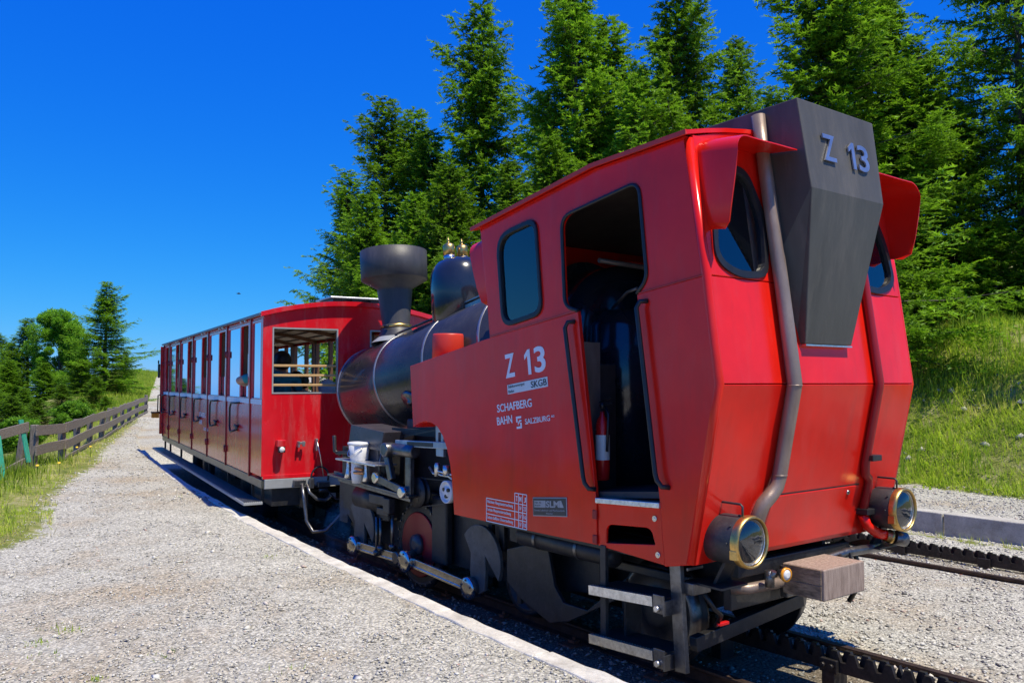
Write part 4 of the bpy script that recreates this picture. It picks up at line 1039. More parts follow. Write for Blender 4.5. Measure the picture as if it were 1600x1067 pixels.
# rear frame sheet shaped like a flat V, air tank, brackets
m = MB(); m.plate([(-2.30, .30), (-1.95, .40), (-1.80, .40), (-1.72, .12), (-1.62, .02), (-1.36, .02), (-.98, .31), (-.98, .20), (-1.56, -.10), (-1.78, -.16), (-2.12, -.05), (-2.3, .05)], [], (0, -.84, 0), EX, EZ, .03); black(m, "support_plate")
m = MB(); m.lathe((-2.05, -.90, .455), EX, [(0, .03), (.02, .075), (1.02, .075), (1.04, .03)], 24); at = black(m, "air_tank", 0)
for u in (-1.82, -1.36):
    q = MB(); q.lathe((u, -.90, .455), EX, [(-.015, .080), (.015, .080)], 24, caps=False); q.build("tank_strap", M['grey_steel'], at)
for (u, w_, z0, z1) in ((-2.62, .05, .15, .54), (-2.46, .07, .25, .54), (-2.02, .05, .05, .50), (-2.30, .10, .35, .54)):
    m = MB(); m.bb(u - w_ / 2, u + w_ / 2, -.79, -.75, z0, z1); black(m, "hanger")
m = MB(); m.bar((-2.62, -.78, .17), (-2.25, -.78, .13), .03, .04); m.bar((-2.25, -.78, .15), (-2.22, -.78, -.12), .03, .05); black(m, "brake_linkage")
m = MB(); m.plate([(-2.42, -.02), (-2.02, -.02), (-2.05, -.14), (-2.15, -.20), (-2.3, -.19), (-2.4, -.12)], [], (0, -.60, 0), EX, EZ, .08); black(m, "brake_shoe")

# cranks with counterweights
def crank(u, z, pin):
    # sheet-metal counterweight web: sector above, arm down to the crank pin
    arc = [(math.cos(R(a)) * .29, math.sin(R(a)) * .29) for a in range(-26, 151, 12)]
    pts = arc + [(-.13, .04), (-.14, -.10), (-.12, -.24), (-.03, -.29), (.07, -.24), (.085, -.08), (.075, .05)]
    m = MB(); m.plate([(u + a, z + b) for a, b in pts], [], (0, -.835, 0), EX, EZ, .035)
    c = m.build("crank_web", M['web'], LO, bevel=.006)
    q = MB(); q.lathe((pin[0], -.77, pin[1]), (0, -1, 0), [(0, .085), (.11, .085), (.115, .092), (.150, .092), (.160, .08), (.165, .03)], 28); po_ = q.build("crank_pin", M['steel'], c)
    for k in range(5):
        a = 2 * math.pi * k / 5 + .3; b = MB(); p = Vector((pin[0] + math.cos(a) * .068, -.931, pin[1] + math.sin(a) * .068)); b.cyl(p, p + Vector((0, -.008, 0)), .009, 6); b.build("bolt", M['grey_steel'], po_)
crank(-4.80, .14, (-4.862, -.05)); crank(-2.68, .15, (-2.767, -.085))
m = MB(); m.lathe((-3.80, -.77, -.035), (0, -1, 0), [(0, .085), (.11, .085), (.115, .10), (.155, .10), (.165, .088), (.168, .03)], 30); bp0 = m.build("crank_pin", M['steel'], LO)
for k in range(5):
    a = 2 * math.pi * k / 5; b = MB(); p = Vector((-3.80 + math.cos(a) * .075, -.936, -.035 + math.sin(a) * .075)); b.cyl(p, p + Vector((0, -.008, 0)), .009, 6); b.build("bolt", M['grey_steel'], bp0)
def rod(a, b, y, w):
    m = MB(); A, B = Vector((a[0], y, a[1])), Vector((b[0], y, b[1])); m.bar(A, B, .026, w)
    o = m.build("coupling_rod", M['steel'], LO, bevel=.006)
    up = Vector((0, 0, w * .34))
    for sg in (-1, 1):
        q = MB(); q.bar(A + up * sg * 1.15 + Vector((0, -.016, 0)), B + up * sg * 1.15 + Vector((0, -.016, 0)), .012, w * .26); q.build("rod_flange", M['steel'], o, bevel=.003)
rod((-4.80, -.05), (-4.02, -.04), -.87, .085); rod((-3.72, -.038), (-2.84, -.083), -.87, .085)
m = MB(); m.lathe((-3.985, -.83, -.038), (0, -1, 0), [(0, .062), (.075, .062), (.082, .05)], 22); m.bar((-3.985, -.87, -.038), (-3.84, -.87, -.036), .03, .07); m.build("rod_knuckle", M['grey_steel'], LO, bevel=.003)
# red gear cover disc with a ring of bolts, and hub
m = MB(); m.lathe((-3.80, -.70, .10), (0, -1, 0), [(0, .40), (.05, .40), (.055, .36), (.05, .355)], 56); gc = black(m, "gear_case", 0)
q = MB(); q.lathe((-3.80, -.752, .10), (0, -1, 0), [(0, .30), (.012, .30), (.014, .29)], 48); q.build("gear_disc", M['red_dark'], gc)
q = MB(); q.lathe((-3.80, -.755, .10), (0, -1, 0), [(0, .10), (.05, .095), (.055, .05), (.06, .04)], 28); q.build("gear_hub", M['sandbox'], gc)
for k in range(26):
    a = 2 * math.pi * k / 26; b = MB(); p = Vector((-3.80 + math.cos(a) * .378, -.753, .10 + math.sin(a) * .378)); b.cyl(p, p + Vector((0, -.014, 0)), .011, 6); b.build("bolt", M['grey_steel'], gc)
m = MB(); m.bb(-3.55, -3.30, -.78, -.70, -.02, .58); black(m, "gear_bracket", .02)
# speedometer pulley, belt and white wheel
m = MB(); m.lathe((-3.66, -.80, .605), (0, -1, 0), [(0, .14), (.015, .14), (.02, .128), (.05, .128), (.055, .14), (.07, .14), (.072, .03)], 36); pu = black(m, "pulley", 0)
for k in range(4):
    a = k * 1.57 + .4; b = MB(); p = Vector((-3.66 + math.cos(a) * .075, -.873, .605 + math.sin(a) * .075)); b.cyl(p, p + Vector((0, -.003, 0)), .014, 10); b.build("pulley_hole", M['rubber'], pu)
m = MB(); m.bar((-3.66, -.84, .740), (-3.19, -.84, .757), .035, .006); m.bar((-3.66, -.84, .468), (-3.19, -.84, .558), .035, .006); m.build("drive_belt", M['rubber'], LO)
m = MB(); m.lathe((-3.185, -.80, .658), (0, -1, 0), [(0, .10), (.06, .10), (.065, .088), (.045, .082), (.045, .045), (.06, .04), (.062, .01)], 36); ww_ = m.build("white_pulley", M['plastic_white'], LO)
for k in range(3):
    a = k * 2.094 + .5; b = MB(); p = Vector((-3.185 + math.cos(a) * .038, -.848, .658 + math.sin(a) * .038)); b.cyl(p, p + Vector((0, -.016, 0)), .017, 10); b.build("pulley_hole", M['rubber'], ww_)
# cylinders: slab-sided casing with valve gear above
m = MB(); m.plate([(-5.28, .62), (-4.30, .60), (-4.30, .25), (-4.75, .22), (-4.85, .0), (-5.22, .22), (-5.28, .24)], [], (0, -.70, 0), EX, EZ, .20); cy = black(m, "cylinder_casing", .012)
m = MB(); m.bar((-5.32, -.93, .638), (-3.62, -.93, .575), .10, .022); m.bar((-5.1, -.95, .60), (-3.62, -.95, .545), .03, .03); m.bar((-5.30, -.90, .655), (-4.2, -.90, .625), .03, .03); m.build("slide_bar", M['grey_steel'], LO, bevel=.004)
m = MB(); m.lathe((-4.95, -.76, .43), EX, [(0, .03), (.02, .13), (.55, .13), (.57, .03)], 32); black(m, "steam_cylinder", 0)
for (u0, u1, z0, z1, y) in ((-4.40, -4.10, .44, .53, -.93), (-4.28, -4.05, .34, .41, -.91), (-4.10, -3.98, .38, .52, -.94)):
    m = MB(); m.bb(u0, u1, y - .04, y + .03, z0, z1); black(m, "valve_gear_block", .008)
for (u, z0, z1) in ((-4.36, -.05, .30), (-4.28, .0, .30), (-4.05, .05, .36)):
    m = MB(); m.cyl((u, -.90, z0), (u, -.90, z1), .016, 10); m.lathe((u, -.90, z0), (0, 0, 1), [(-.03, .02), (.0, .035), (.02, .035), (.03, .02)], 12); m.build("drain_cock", M['grey_steel'], LO)
m = MB(); m.bar((-4.22, -.98, .70), (-3.72, -.95, .61), .035, .075); cl_ = m.build("connecting_link", M['grey_steel'], LO, bevel=.008)
for p in ((-4.22, .70), (-3.72, .61)):
    q = MB(); q.lathe((p[0], -.93, p[1]), (0, -1, 0), [(0, .055), (.08, .055), (.085, .04)], 18); q.build("link_pin", M['steel'], cl_)
m = MB(); m.bar((-4.06, -.96, .95), (-3.96, -.96, .70), .05, .08); m.lathe((-4.02, -.92, .98), (0, -1, 0), [(0, .07), (.10, .07), (.105, .05)], 20); m.build("rocker_arm", M['grey_steel'], LO, bevel=.008)
m = MB(); m.lathe((-4.02, -.92, .985), EX, [(0, .055), (.05, .062), (.40, .062), (.42, .05)], 20); m.bar((-3.70, -.92, .98), (-3.70, -.92, .55), .05, .09); m.build("valve_spindle_guide", M['grey_steel'], LO, bevel=.008)
m = MB(); m.bar((-3.95, -.92, 1.045), (-3.0, -.92, 1.075), .03, .06); vr = m.build("valve_rod", M['bluegrey'], LO, bevel=.005)
q = MB(); q.bar((-3.72, -.937, 1.053), (-3.28, -.937, 1.066), .006, .036); q.build("rod_slot", M['black'], vr)
m = MB(); m.plate([(-3.26, .97), (-3.14, .97), (-3.14, 1.27), (-3.27, 1.24)], [[(-3.225, 1.09), (-3.18, 1.09), (-3.18, 1.18), (-3.225, 1.18)]], (0, -.90, 0), EX, EZ, .03); m.build("guide_bracket", M['bluegrey'], LO, bevel=.004)
m = MB(); m.tube([(-3.55, -.80, .84), (-3.40, -.85, .80), (-3.2, -.82, .79), (-3.0, -.8, .72)], .012, 8); m.tube([(-3.5, -.78, .79), (-3.3, -.86, .83), (-3.1, -.8, .80)], .010, 8); m.lathe((-3.35, -.84, .78), (0, 0, 1), [(0, .03), (.10, .03), (.12, .02)], 12); m.lathe((-3.20, -.84, .80), (0, 0, 1), [(0, .035), (.09, .035)], 12); m.build("lubricator_fittings", M['bright'], LO)
# grey box under the smokebox and the shelf with its small fittings
m = MB(); m.plate([(-4.88, .62), (-4.32, .62), (-4.32, .98), (-4.88, .98)], [], (0, -.76, 0), EX, EZ, .30); bx = m.build("sand_box", M['sandbox'], LO, bevel=.008)
m = MB(); m.plate([(-4.90, .98), (-4.20, .95), (-4.14, 1.14), (-4.84, 1.185)], [], (0, -.77, 0), EX, EZ, .36); m.build("box_lid", M['sandbox'], bx, bevel=.008)
m = MB(); m.bb(-4.30, -4.14, -.90, -.62, .62, .96); black(m, "lubricator_box", .01)
m = MB(); m.bb(-4.26, -4.18, -.93, -.90, .92, 1.12); m.tube([(-4.22, -.93, .95), (-4.25, -.94, .8), (-4.22, -.93, .66)], .01, 6); m.build("latch_gear", M['grey_steel'], LO)
m = MB(); m.bar((-4.86, -.99, .842), (-4.02, -.99, .835), .24, .016); m.build("shelf_plate", M['bright'], LO, bevel=.003)
for u, r in ((-4.78, .03), (-4.40, .026)):
    m = MB(); m.lathe((u, -1.0, .65), (0, 0, 1), [(0, r * 1.5), (.05, r), (.12, r * .7), (.18, r * .7)], 14); m.build("shelf_leg", M['bright'], LO)
m = MB(); m.lathe((-4.56, -1.01, .62), (0, 0, 1), [(0, .055), (.08, .065), (.20, .065), (.21, .06)], 18); m.build("oil_cup", M['plastic_white'], LO)
m = MB(); m.tube([(-4.64, -1.03, .76), (-4.5, -1.06, .77), (-4.42, -1.03, .76)], .014, 8); m.tube([(-4.68, -1.02, .72), (-4.5, -1.07, .73), (-4.40, -1.03, .73)], .014, 8); m.build("copper_pipe", M['copper'], LO)
m = MB(); m.box((-5.02, -.88, .80), (.10, .10, .30)); m.tube([(-5.05, -.95, .86), (-5.10, -1.0, .90), (-5.12, -1.0, 1.06)], .022, 8); m.bar((-5.1, -.96, .88), (-4.82, -.96, .90), .07, .035); black(m, "reverser_stand", .008)
m = MB(); m.bb(-5.5, -5.3, -.75, .75, .10, .60); m.bb(-5.62, -5.5, -.25, .25, .22, .50); black(m, "front_headstock", .01)
m = MB(); m.bar((-4.0, -.80, 1.10), (-3.2, -.83, 1.22), .01, .012); m.bar((-4.3, -.75, 1.14), (-3.0, -.6, 1.14), .05, .06); black(m, "frame_stay", 0)

# inside the cab
m = MB(); m.plate([(-2.30, .80), (-.30, .95), (-.14, 1.62), (-.20, 2.30), (-.25, 3.03), (-1.03, 2.99), (-2.32, 2.78)], [win_side], (0, HW - .05, 0), EX, EZ, .02); m.build("cab_shade_liner", M['inside'], LO)  # dark sheet added so the cab reads black inside
m = MB(); m.plate([(-2.32, 2.775), (-1.03, 2.985), (-.25, 3.025), (-.25, 3.05), (-1.03, 3.01), (-2.32, 2.80)], [], (0, 0, 0), EX, EZ, 2 * HW - .12); m.build("roof_shade_liner", M['inside'], LO)  # dark sheet added under the roof to deepen the cab's shade
m = MB(); m.plate([(-bw + .04, .0), (bw - .04, .0), (bw - .04, .60), (-bw + .04, .60)], [], Vector((-.135, 0, 1.62)), EY, (B_[0] - F_[0], 0, B_[1] - F_[1]), .02); m.build("back_shade_liner", M['inside'], LO)  # dark sheet added inside the back wall, also for shade
m = MB(); m.plate([(-1.20, .83), (-.45, .83), (-.60, 2.90), (-1.38, 2.80)], [], (0, HW - .02, 0), EX, EZ, .015); m.build("closed_door", M['red_dark'], LO)
m = MB(); m.plate([(-2.15, .74), (-.30, .93), (-.30, .97), (-2.15, .78)], [], (0, 0, 0), EX, EZ, 2 * HW - .06); m.build("cab_floor", M['inside'], LO)
m = MB(); m.lathe((-2.10, 0, 1.95), EX, [(0, .62), (.35, .62), (.40, .50), (.41, .02)], 40); bh = m.build("boiler_backhead", M['dome'], LO)
m = MB(); m.tube([(-1.6, -.5, 2.55), (-1.55, .1, 2.52), (-1.6, .6, 2.6)], .02, 8); m.tube([(-1.66, -.3, 2.2), (-1.3, -.5, 2.28), (-1.2, -.5, 2.3)], .012, 8); m.build("cab_pipework", M['pipe'], LO)
m = MB(); m.bb(-2.1, -1.30, -HW + .03, -.62, .80, 1.75); m.build("cab_locker", M['inside'], LO, bevel=.01)
m = MB(); m.bb(-1.285, -1.275, -HW + .06, -.80, 1.10, 1.90); m.build("locker_panel", M['pipe'], LO)
m = MB(); m.lathe((-1.55, -.25, .85), (0, 0, 1), [(0, .30), (1.2, .30), (1.32, .20), (1.34, .02)], 40); m.build('oil_tank', M['dome'], LO)
# small loose things on the locomotive
def in_loco(p):
    a = R(LOCO_YAW - 90); c, s = math.cos(a), math.sin(a)
    return (LOCO_O[0] + p[0] * c - p[1] * s, LOCO_O[1] + p[0] * s + p[1] * c, p[2])
t = thing("bucket", "white plastic bucket with a blue label standing on the valve gear shelf", "bucket", in_loco((-4.55, -1.0, .848)), R(LOCO_YAW - 90))
m = MB(); m.lathe((0, 0, 0), (0, 0, 1), [(0, .088), (.002, .09), (.165, .108), (.166, .100), (.02, .082), (.012, .0)], 32, caps=False); m.build("bucket_body", M['plastic_white'], t)
m = MB(); m.lathe((0, 0, .15), (0, 0, 1), [(0, .110), (.004, .116), (.022, .116), (.028, .10), (.029, .01)], 32); m.build("lid", M['plastic_white'], t)
m = MB(); m.tube([(math.sin(a) * .113, -math.cos(a) * .113, .13 - .09 * math.cos(a) ** 2) for a in np.linspace(-1.4, 1.4, 13)], .004, 6); m.build("handle", M['bright'], t)
m = MB()
for k in range(4):
    a0, a1 = -.75 + k * .14, -.61 + k * .14
    P = [(math.sin(a) * (.0925 + z * .11), -math.cos(a) * (.0925 + z * .11), z) for z in (.035, .095) for a in (a0, a1)]
    m.add(P, [(0, 1, 3, 2)])
m.build("label_sticker", M['blue_print'], t)

t = thing("fire_extinguisher", "red fire extinguisher with a pale label hanging just inside the cab door", "extinguisher", in_loco((-1.15, -.90, .95)), R(LOCO_YAW - 90))
m = MB(); m.lathe((0, 0, 0), (0, 0, 1), [(0, .038), (.010, .048), (.38, .048), (.42, .034), (.44, .018), (.47, .016)], 28); m.build("cylinder_body", M['fire_red'], t)
m = MB(); m.lathe((0, 0, .14), (0, 0, 1), [(0, .0490), (.17, .0490)], 28, caps=False); m.build("label_sticker", M['sticker'], t)
m = MB(); m.bar((-.02, 0, .51), (.10, 0, .53), .02, .012); m.bar((-.02, 0, .53), (.09, 0, .57), .02, .010); m.cyl((0, 0, .49), (0, 0, .53), .018, 10); m.build("trigger", M['rubber'], t)
m = MB(); m.tube([(.03, 0, .50), (.08, -.02, .45), (.075, -.03, .2)], .010, 8); m.build("hose", M['rubber'], t)

t = thing("work_jacket", "navy work jacket with a pale reflective stripe behind the cab's rear left window", "jacket", in_loco((-.26, -.80, 2.10)), R(LOCO_YAW - 90))
m = MB(); m.lathe((0, 0, -.25), (0, 0, 1), [(0, .17), (.25, .17), (.50, .15), (.58, .09), (.61, .05)], 20)
for v in range(len(m.v)): x, y, z = m.v[v]; m.v[v] = (x * .55 + .012 * math.sin(z * 40 + y * 30), y * 1.0, z)
m.build("jacket_body", M['cloth_navy'], t)
m = MB(); m.lathe((0, 0, .12), (0, 0, 1), [(0, .1715), (.05, .169)], 20, caps=False)
for v in range(len(m.v)): x, y, z = m.v[v]; m.v[v] = (x * .60, y * 1.01, z)
m.build("reflective_stripe", M['reflective'], t)
for s_ in (-1, 1):
    m = MB(); m.tube([(0, s_ * .12, .28), (.01, s_ * .18, .15), (.02, s_ * .19, -.1), (.02, s_ * .185, -.25)], [.05, .055, .05, .045], 10); m.build("sleeve", M['cloth_navy'], t)

# ------------------------------------------------------------------ the carriage; x towards the locomotive, y to the right
CA = thing("railway_carriage", "red open-window railway carriage coupled uphill of the locomotive", "carriage", CAR_O, R(CAR_YAW - 90))
CW_, CL_ = 2.18, 9.45
ZF, ZS, ZE = .50, 1.40, 2.425
dark_red_side = M['car_red']
seams = [-.65 - 1.56 * k for k in range(6)] + [-9.40]
def door(x0, x1, y, sgn, parent, opened=False):
    w = x0 - x1
    gap = rounded([(-.62, 1.43), (-.16, 1.43), (-.16, 2.335), (-.62, 2.335)], .015, 2)
    gl = rounded([(-w + .07, 1.43), (-.69, 1.43), (-.69, 2.335), (-w + .07, 2.335)], .015, 2)
    m = MB(); m.plate([(-w + .022, ZF - .01), (-.022, ZF - .01), (-.022, 2.37), (-w + .022, 2.37)], [gap, gl], (0, 0, 0), EX, EZ, .035)
    d = m.build("door", dark_red_side, parent, bevel=.004); d.location = (x0, y, 0)
    g = MB(); g.plate(inset(gl, -.004), [], (0, 0, 0), EX, EZ, .006); g.build("window_pane", M['car_glass'], d)
    g = MB(); g.plate([(-.615, 1.435), (-.165, 1.435), (-.165, 1.70), (-.615, 1.70)], [], (0, .025 * -sgn, 0), EX, EZ, .006); g.build("lowered_pane", M['car_glass'], d)
    g = MB(); g.bb(-.655, -.625, .022 * -sgn, .075 * -sgn, 1.40, 2.36); g.bb(-.155, -.125, .022 * -sgn, .075 * -sgn, 1.40, 2.36); g.build("window_frame", M['brown_wood'], d)
    yo = sgn * .02
    hs = min(1.0, (w - .1) / 1.1)
    h = MB(); h.tube([(q[0] * hs, q[1], q[2]) for q in [(-.62, yo, 1.355), (-.66, yo + sgn * .045, 1.35), (-.95, yo + sgn * .05, 1.345), (-1.03, yo + sgn * .05, 1.28), (-1.035, yo + sgn * .05, 1.03), (-.97, yo + sgn * .05, .965), (-.80, yo + sgn * .045, .985), (-.76, yo, 1.0)]], .013, 8); h.build("handle", M['rubber'], d)
    h = MB(); h.bar((-.80, yo + sgn * .03, 1.06), (-.62, yo + sgn * .03, 1.03), .02, .02); h.cyl((-.72, yo, 1.04), (-.72, yo + sgn * .04, 1.04), .022, 10); h.build("door_lever", M['rubber'], d)
    for z_ in (.70, 2.0):
        h = MB(); h.bb(-w - .03, -w + .075, yo, yo + sgn * .014, z_ - .03, z_ + .03); h.cyl((-w + .005, yo + sgn * .014, z_ - .045), (-w + .005, yo + sgn * .014, z_ + .045), .016, 10); h.build("hinge", M['red_dark'], d)
    h = MB()
    for xx in (-.30, -.55): h.bb(xx - .05, xx + .02, yo, yo + sgn * .02, 2.385, 2.405)
    h.build("latch", M['bright'], d)
    return d
for k in range(6):
    door(seams[k], seams[k + 1], 0.0, -1, CA)
# posts between the doors, header, sill beam
for x in seams:
    m = MB(); m.bb(x - .020, x + .020, -.030, .09, .47, ZE - .02); m.build("door_post", M['red_dark'], CA)
m = MB(); m.bb(-CL_, 0, -.012, .06, 2.375, ZE); m.build("cant_rail", dark_red_side, CA, bevel=.004)
m = MB(); m.bb(seams[0] + .012, -.0, -.018, .018, ZF + .02, 2.37) if False else m.plate([(seams[0] + .012, ZF + .02), (-.002, ZF + .02), (-.002, 2.37), (seams[0] + .012, 2.37)], [rounded([(seams[0] + .07, 1.43), (-.12, 1.43), (-.12, 2.335), (seams[0] + .07, 2.335)], .015, 2)], (0, 0, 0), EX, EZ, .035)
cp = m.build("corner_panel", dark_red_side, CA, bevel=.004)
g = MB(); g.plate([(seams[0] + .068, 1.428), (-.118, 1.428), (-.118, 2.337), (seams[0] + .068, 2.337)], [], (0, 0, 0), EX, EZ, .006); g.build("window_pane", M['car_glass'], cp)
m = MB(); m.bb(-CL_, -.02, -.0205, -.0180, 1.358, 1.414); m.build("white_stripe", M['white'], CA)
text_part("SCHAFBERG", M['white'], CA, "lettering", (-4.55, -.0195, 1.06), EX, EZ, .075, .62, .001, .01)
text_part("BAHN", M['white'], CA, "lettering", (-4.55, -.0195, .94), EX, EZ, .075, .28, .001, .01)
text_part("SALZBURG", M['white'], CA, "lettering", (-4.1, -.0195, .86), EX, EZ, .05, .42, .001, .006)
m = MB(); m.bb(-CL_, .0, -.015, .03, .385, .482); m.build("sill_beam", M['sill'], CA, bevel=.004)
# far side: low wall, posts, header, open windows
m = MB(); m.bb(-CL_, 0, CW_ - .03, CW_, .385, 1.42); m.bb(-CL_, 0, CW_ - .05, CW_, 2.33, ZE); m.build("far_side_wall", dark_red_side, CA)
for x in [0 - .05] + [s_ + .03 for s_ in seams] + [s_ - .70 for s_ in seams[:-1]] + [s_ - .20 for s_ in seams[:-1]]:
    m = MB(); m.bb(x - .04, x + .04, CW_ - .07, CW_ - .005, 1.42, 2.34); m.build("window_post", M['brown_wood'], CA)
# end walls
def end_wall(x, name, front):
    o_ = [(-.0, .49), (CW_, .49), (CW_, ZE)] + [(CW_ / 2 + CW_ / 2 * math.cos(a), ZE + .155 * math.sin(a)) for a in np.linspace(.15, math.pi - .15, 13)] + [(0, ZE)]
    h1 = [(.092, 1.483), (.886, 1.483), (.886, 2.268), (.092, 2.268)]; h2 = [(CW_ - .886, 1.483), (CW_ - .092, 1.483), (CW_ - .092, 2.268), (CW_ - .886, 2.268)]
    m = MB(); m.plate(o_, [h1, h2], (x, 0, 0), EY, EZ, .04); w = m.build(name, M['car_red'], CA, bevel=.004)
    for h in (h1, h2):
        f = MB(); y0, y1 = h[0][0], h[1][0]
        for (a, b, c, d) in ((y0, y1, 1.483, 1.50), (y0, y1, 2.251, 2.268), (y0, y0 + .017, 1.50, 2.251), (y1 - .017, y1, 1.50, 2.251)): f.bb(x - .012, x + .026, a, b, c, d)
        f.build("window_frame", M['plate_grey'] if front else M['brown_wood'], w)
        if front:
            for z_ in (1.585, 1.70, 1.815):
                b = MB(); b.bar((x + .0, y0 + .017, z_), (x + .0, y1 - .017, z_), .03, .03); b.build("window_bar", M['varnish'], w, bevel=.006)
    return w
ew = end_wall(-.021, "end_wall", True); end_wall(-CL_ + .02, "end_wall", False)
m = MB(); m.bb(-.04, .012, .02, CW_ - .02, .375, .488); m.build("headstock", M['plate_grey'], CA, bevel=.006)
m = MB(); m.bb(.0, .010, .0, CW_, .49, .535); m.build("end_strip", M['car_red'], ew, bevel=.003)
# roof and its red end rim
def car_roof(x0, x1, zo, th, half, rise, name, mat, parent):
    N_ = 17; V = []; F = []
    for x in (x0, x1):
        for off in (0, -th):
            for k in range(N_):
                t_ = -1 + 2 * k / (N_ - 1); V.append((x, CW_ / 2 + half * t_, ZE + zo + rise * (1 - t_ * t_) + off))
    for k in range(N_ - 1):
        F += [(k, k + 1, 2 * N_ + k + 1, 2 * N_ + k), (N_ + k, 3 * N_ + k, 3 * N_ + k + 1, N_ + k + 1), (k, N_ + k, N_ + k + 1, k + 1), (2 * N_ + k, 2 * N_ + k + 1, 3 * N_ + k + 1, 3 * N_ + k)]
    F += [(0, 2 * N_, 3 * N_, N_), (N_ - 1, 2 * N_ - 1, 4 * N_ - 1, 3 * N_ - 1)]
    m = MB(); m.add(V, F); return m.build(name, mat, parent)
rf = car_roof(-CL_ - .05, .03, .012, .03, CW_ / 2 + .05, .165, "roof", M['roof_grey'], CA)
car_roof(.030, .062, .018, .055, CW_ / 2 + .055, .165, "roof_rim", M['car_red'], rf)
m = MB(); m.bb(-CL_, .02, -.065, -.035, 2.405, 2.43); m.build("roof_gutter", M['roof_grey'], CA)
car_roof(-CL_ + .03, -.05, -.035, .012, CW_ / 2 - .03, .155, "ceiling", M['ceiling'], CA)
for k in range(8):
    m = MB(); y = .2 + k * .25; tt = (y - CW_ / 2) / (CW_ / 2 - .03); z = ZE - .052 + .155 * (1 - tt * tt)
    m.bb(-CL_ + .05, -.06, y - .012, y + .012, z - .012, z); m.build("ceiling_batten", M['brown_wood'], CA)
for k in range(1, 6):
    N_ = 13; V = []; 
    x = seams[k] if k < 7 else 0
    m = MB()
    for i in range(N_ - 1):
        t0, t1 = -1 + 2 * i / (N_ - 1), -1 + 2 * (i + 1) / (N_ - 1)
        hy = CW_ / 2 - .05
        m.bar((x, CW_ / 2 + hy * t0, ZE - .075 + .155 * (1 - t0 * t0)), (x, CW_ / 2 + hy * t1, ZE - .075 + .155 * (1 - t1 * t1)), .05, .06)
    m.build("roof_rib", M['brown_wood'], CA)
# ventilator on the roof
m = MB(); m.bb(-1.35, -.65, .98, 1.76, 2.715, 2.74); vt = m.build("roof_ventilator", M['bright'], CA, bevel=.01)
m = MB()
for y in (1.10, 1.36, 1.62): m.bb(-1.30, -.70, y - .07, y + .05, 2.58, 2.716)
m.build("ventilator_base", M['rubber'], vt)
# floor, seats
m = MB(); m.bb(-CL_ + .02, -.02, .02, CW_ - .02, .44, .485); m.build("floor", M['brown_wood'], CA)
for k in range(6):
    for (dx, side_) in ((-.30, 1), (-1.20, -1)):
        x = seams[k] + dx
        m = MB(); m.bb(x - .2, x + .2, .10, CW_ - .06, .86, .91); st_ = m.build("bench", M['brown_wood'], CA, bevel=.01)
        m = MB(); m.bb(x + side_ * .18 - .02, x + side_ * .18 + .02, .10, CW_ - .06, .90, 1.38); m.build("bench_back", M['brown_wood'], st_, bevel=.01)
# fittings on the end wall
m = MB(); m.bb(.0, .10, .145, .245, .865, .945); l_ = m.build("end_lamp", M['car_red'], CA, bevel=.008)
m = MB(); m.bb(.06, .105, .155, .235, .80, .868); m.build("lamp_body", M['rubber'], l_, bevel=.006)
m = MB(); m.lathe((.10, .197, .835), EX, [(0, .034), (.012, .030), (.02, .01)], 18); m.build("lens", M['lens_white'], l_)
m = MB(); m.bb(.0, .07, .395, .415, .85, .92); m.bb(.05, .07, .395, .48, .885, .915); m.bb(.04, .075, .445, .475, .86, .92); m.build("lamp_iron", M['band'], CA, bevel=.003)
m = MB(); m.bb(.0, .06, .610, .635, .91, .945); m.bb(.0, .05, .614, .630, .80, .92); m.build("cable_hook", M['band'], CA, bevel=.003)
m = MB(); m.tube([(.05, .622, .92), (.06, .66, .75), (.07, .70, .50)], .006, 6); m.build("thin_cable", M['bright'], CA)
m = MB(); m.tube([(.06 + .0, .66 + .105 * math.cos(a), .49 + .105 * math.sin(a) * 1.15) for a in np.linspace(-.4, 5.6, 22)], .012, 8); m.build("coiled_cable", M['rubber'], CA)
m = MB(); m.box((.04, .42, .43), (.08, .14, .07)); m.box((.05, .56, .42), (.06, .05, .12)); m.box((.06, .70, .40), (.08, .14, .06)); m.lathe((.06, .65, .33), EY, [(0, .03), (.10, .03)], 10); m.build("coupling_socket", M['grey_steel'], CA, bevel=.005)
m = MB(); m.tube([(.08, .44, .42), (.14, .45, .25), (.18, .47, .0), (.26, .53, -.12), (.34, .66, -.10), (.44, .80, .08), (.55, .92, .22), (.72, 1.02, .30)], .021, 10); m.build("brake_hose", M['grey_steel'], CA)
m = MB(); m.tube([(.08, .50, .41), (.13, .52, .32), (.16, .60, .24), (.16, .70, .22), (.14, .76, .26)], .020, 10); m.build("heating_hose", M['grey_steel'], CA)
m = MB(); m.tube([(.07, .72, .36), (.25, .80, .24), (.45, .90, .26), (.70, 1.0, .30)], .008, 6); m.build("thin_cable", M['rubber'], CA)
m = MB(); m.lathe((.66, .985, .27), (.8, .4, .3), [(0, .028), (.07, .028)], 12); m.build("hose_coupling", M['blue_print'], CA)
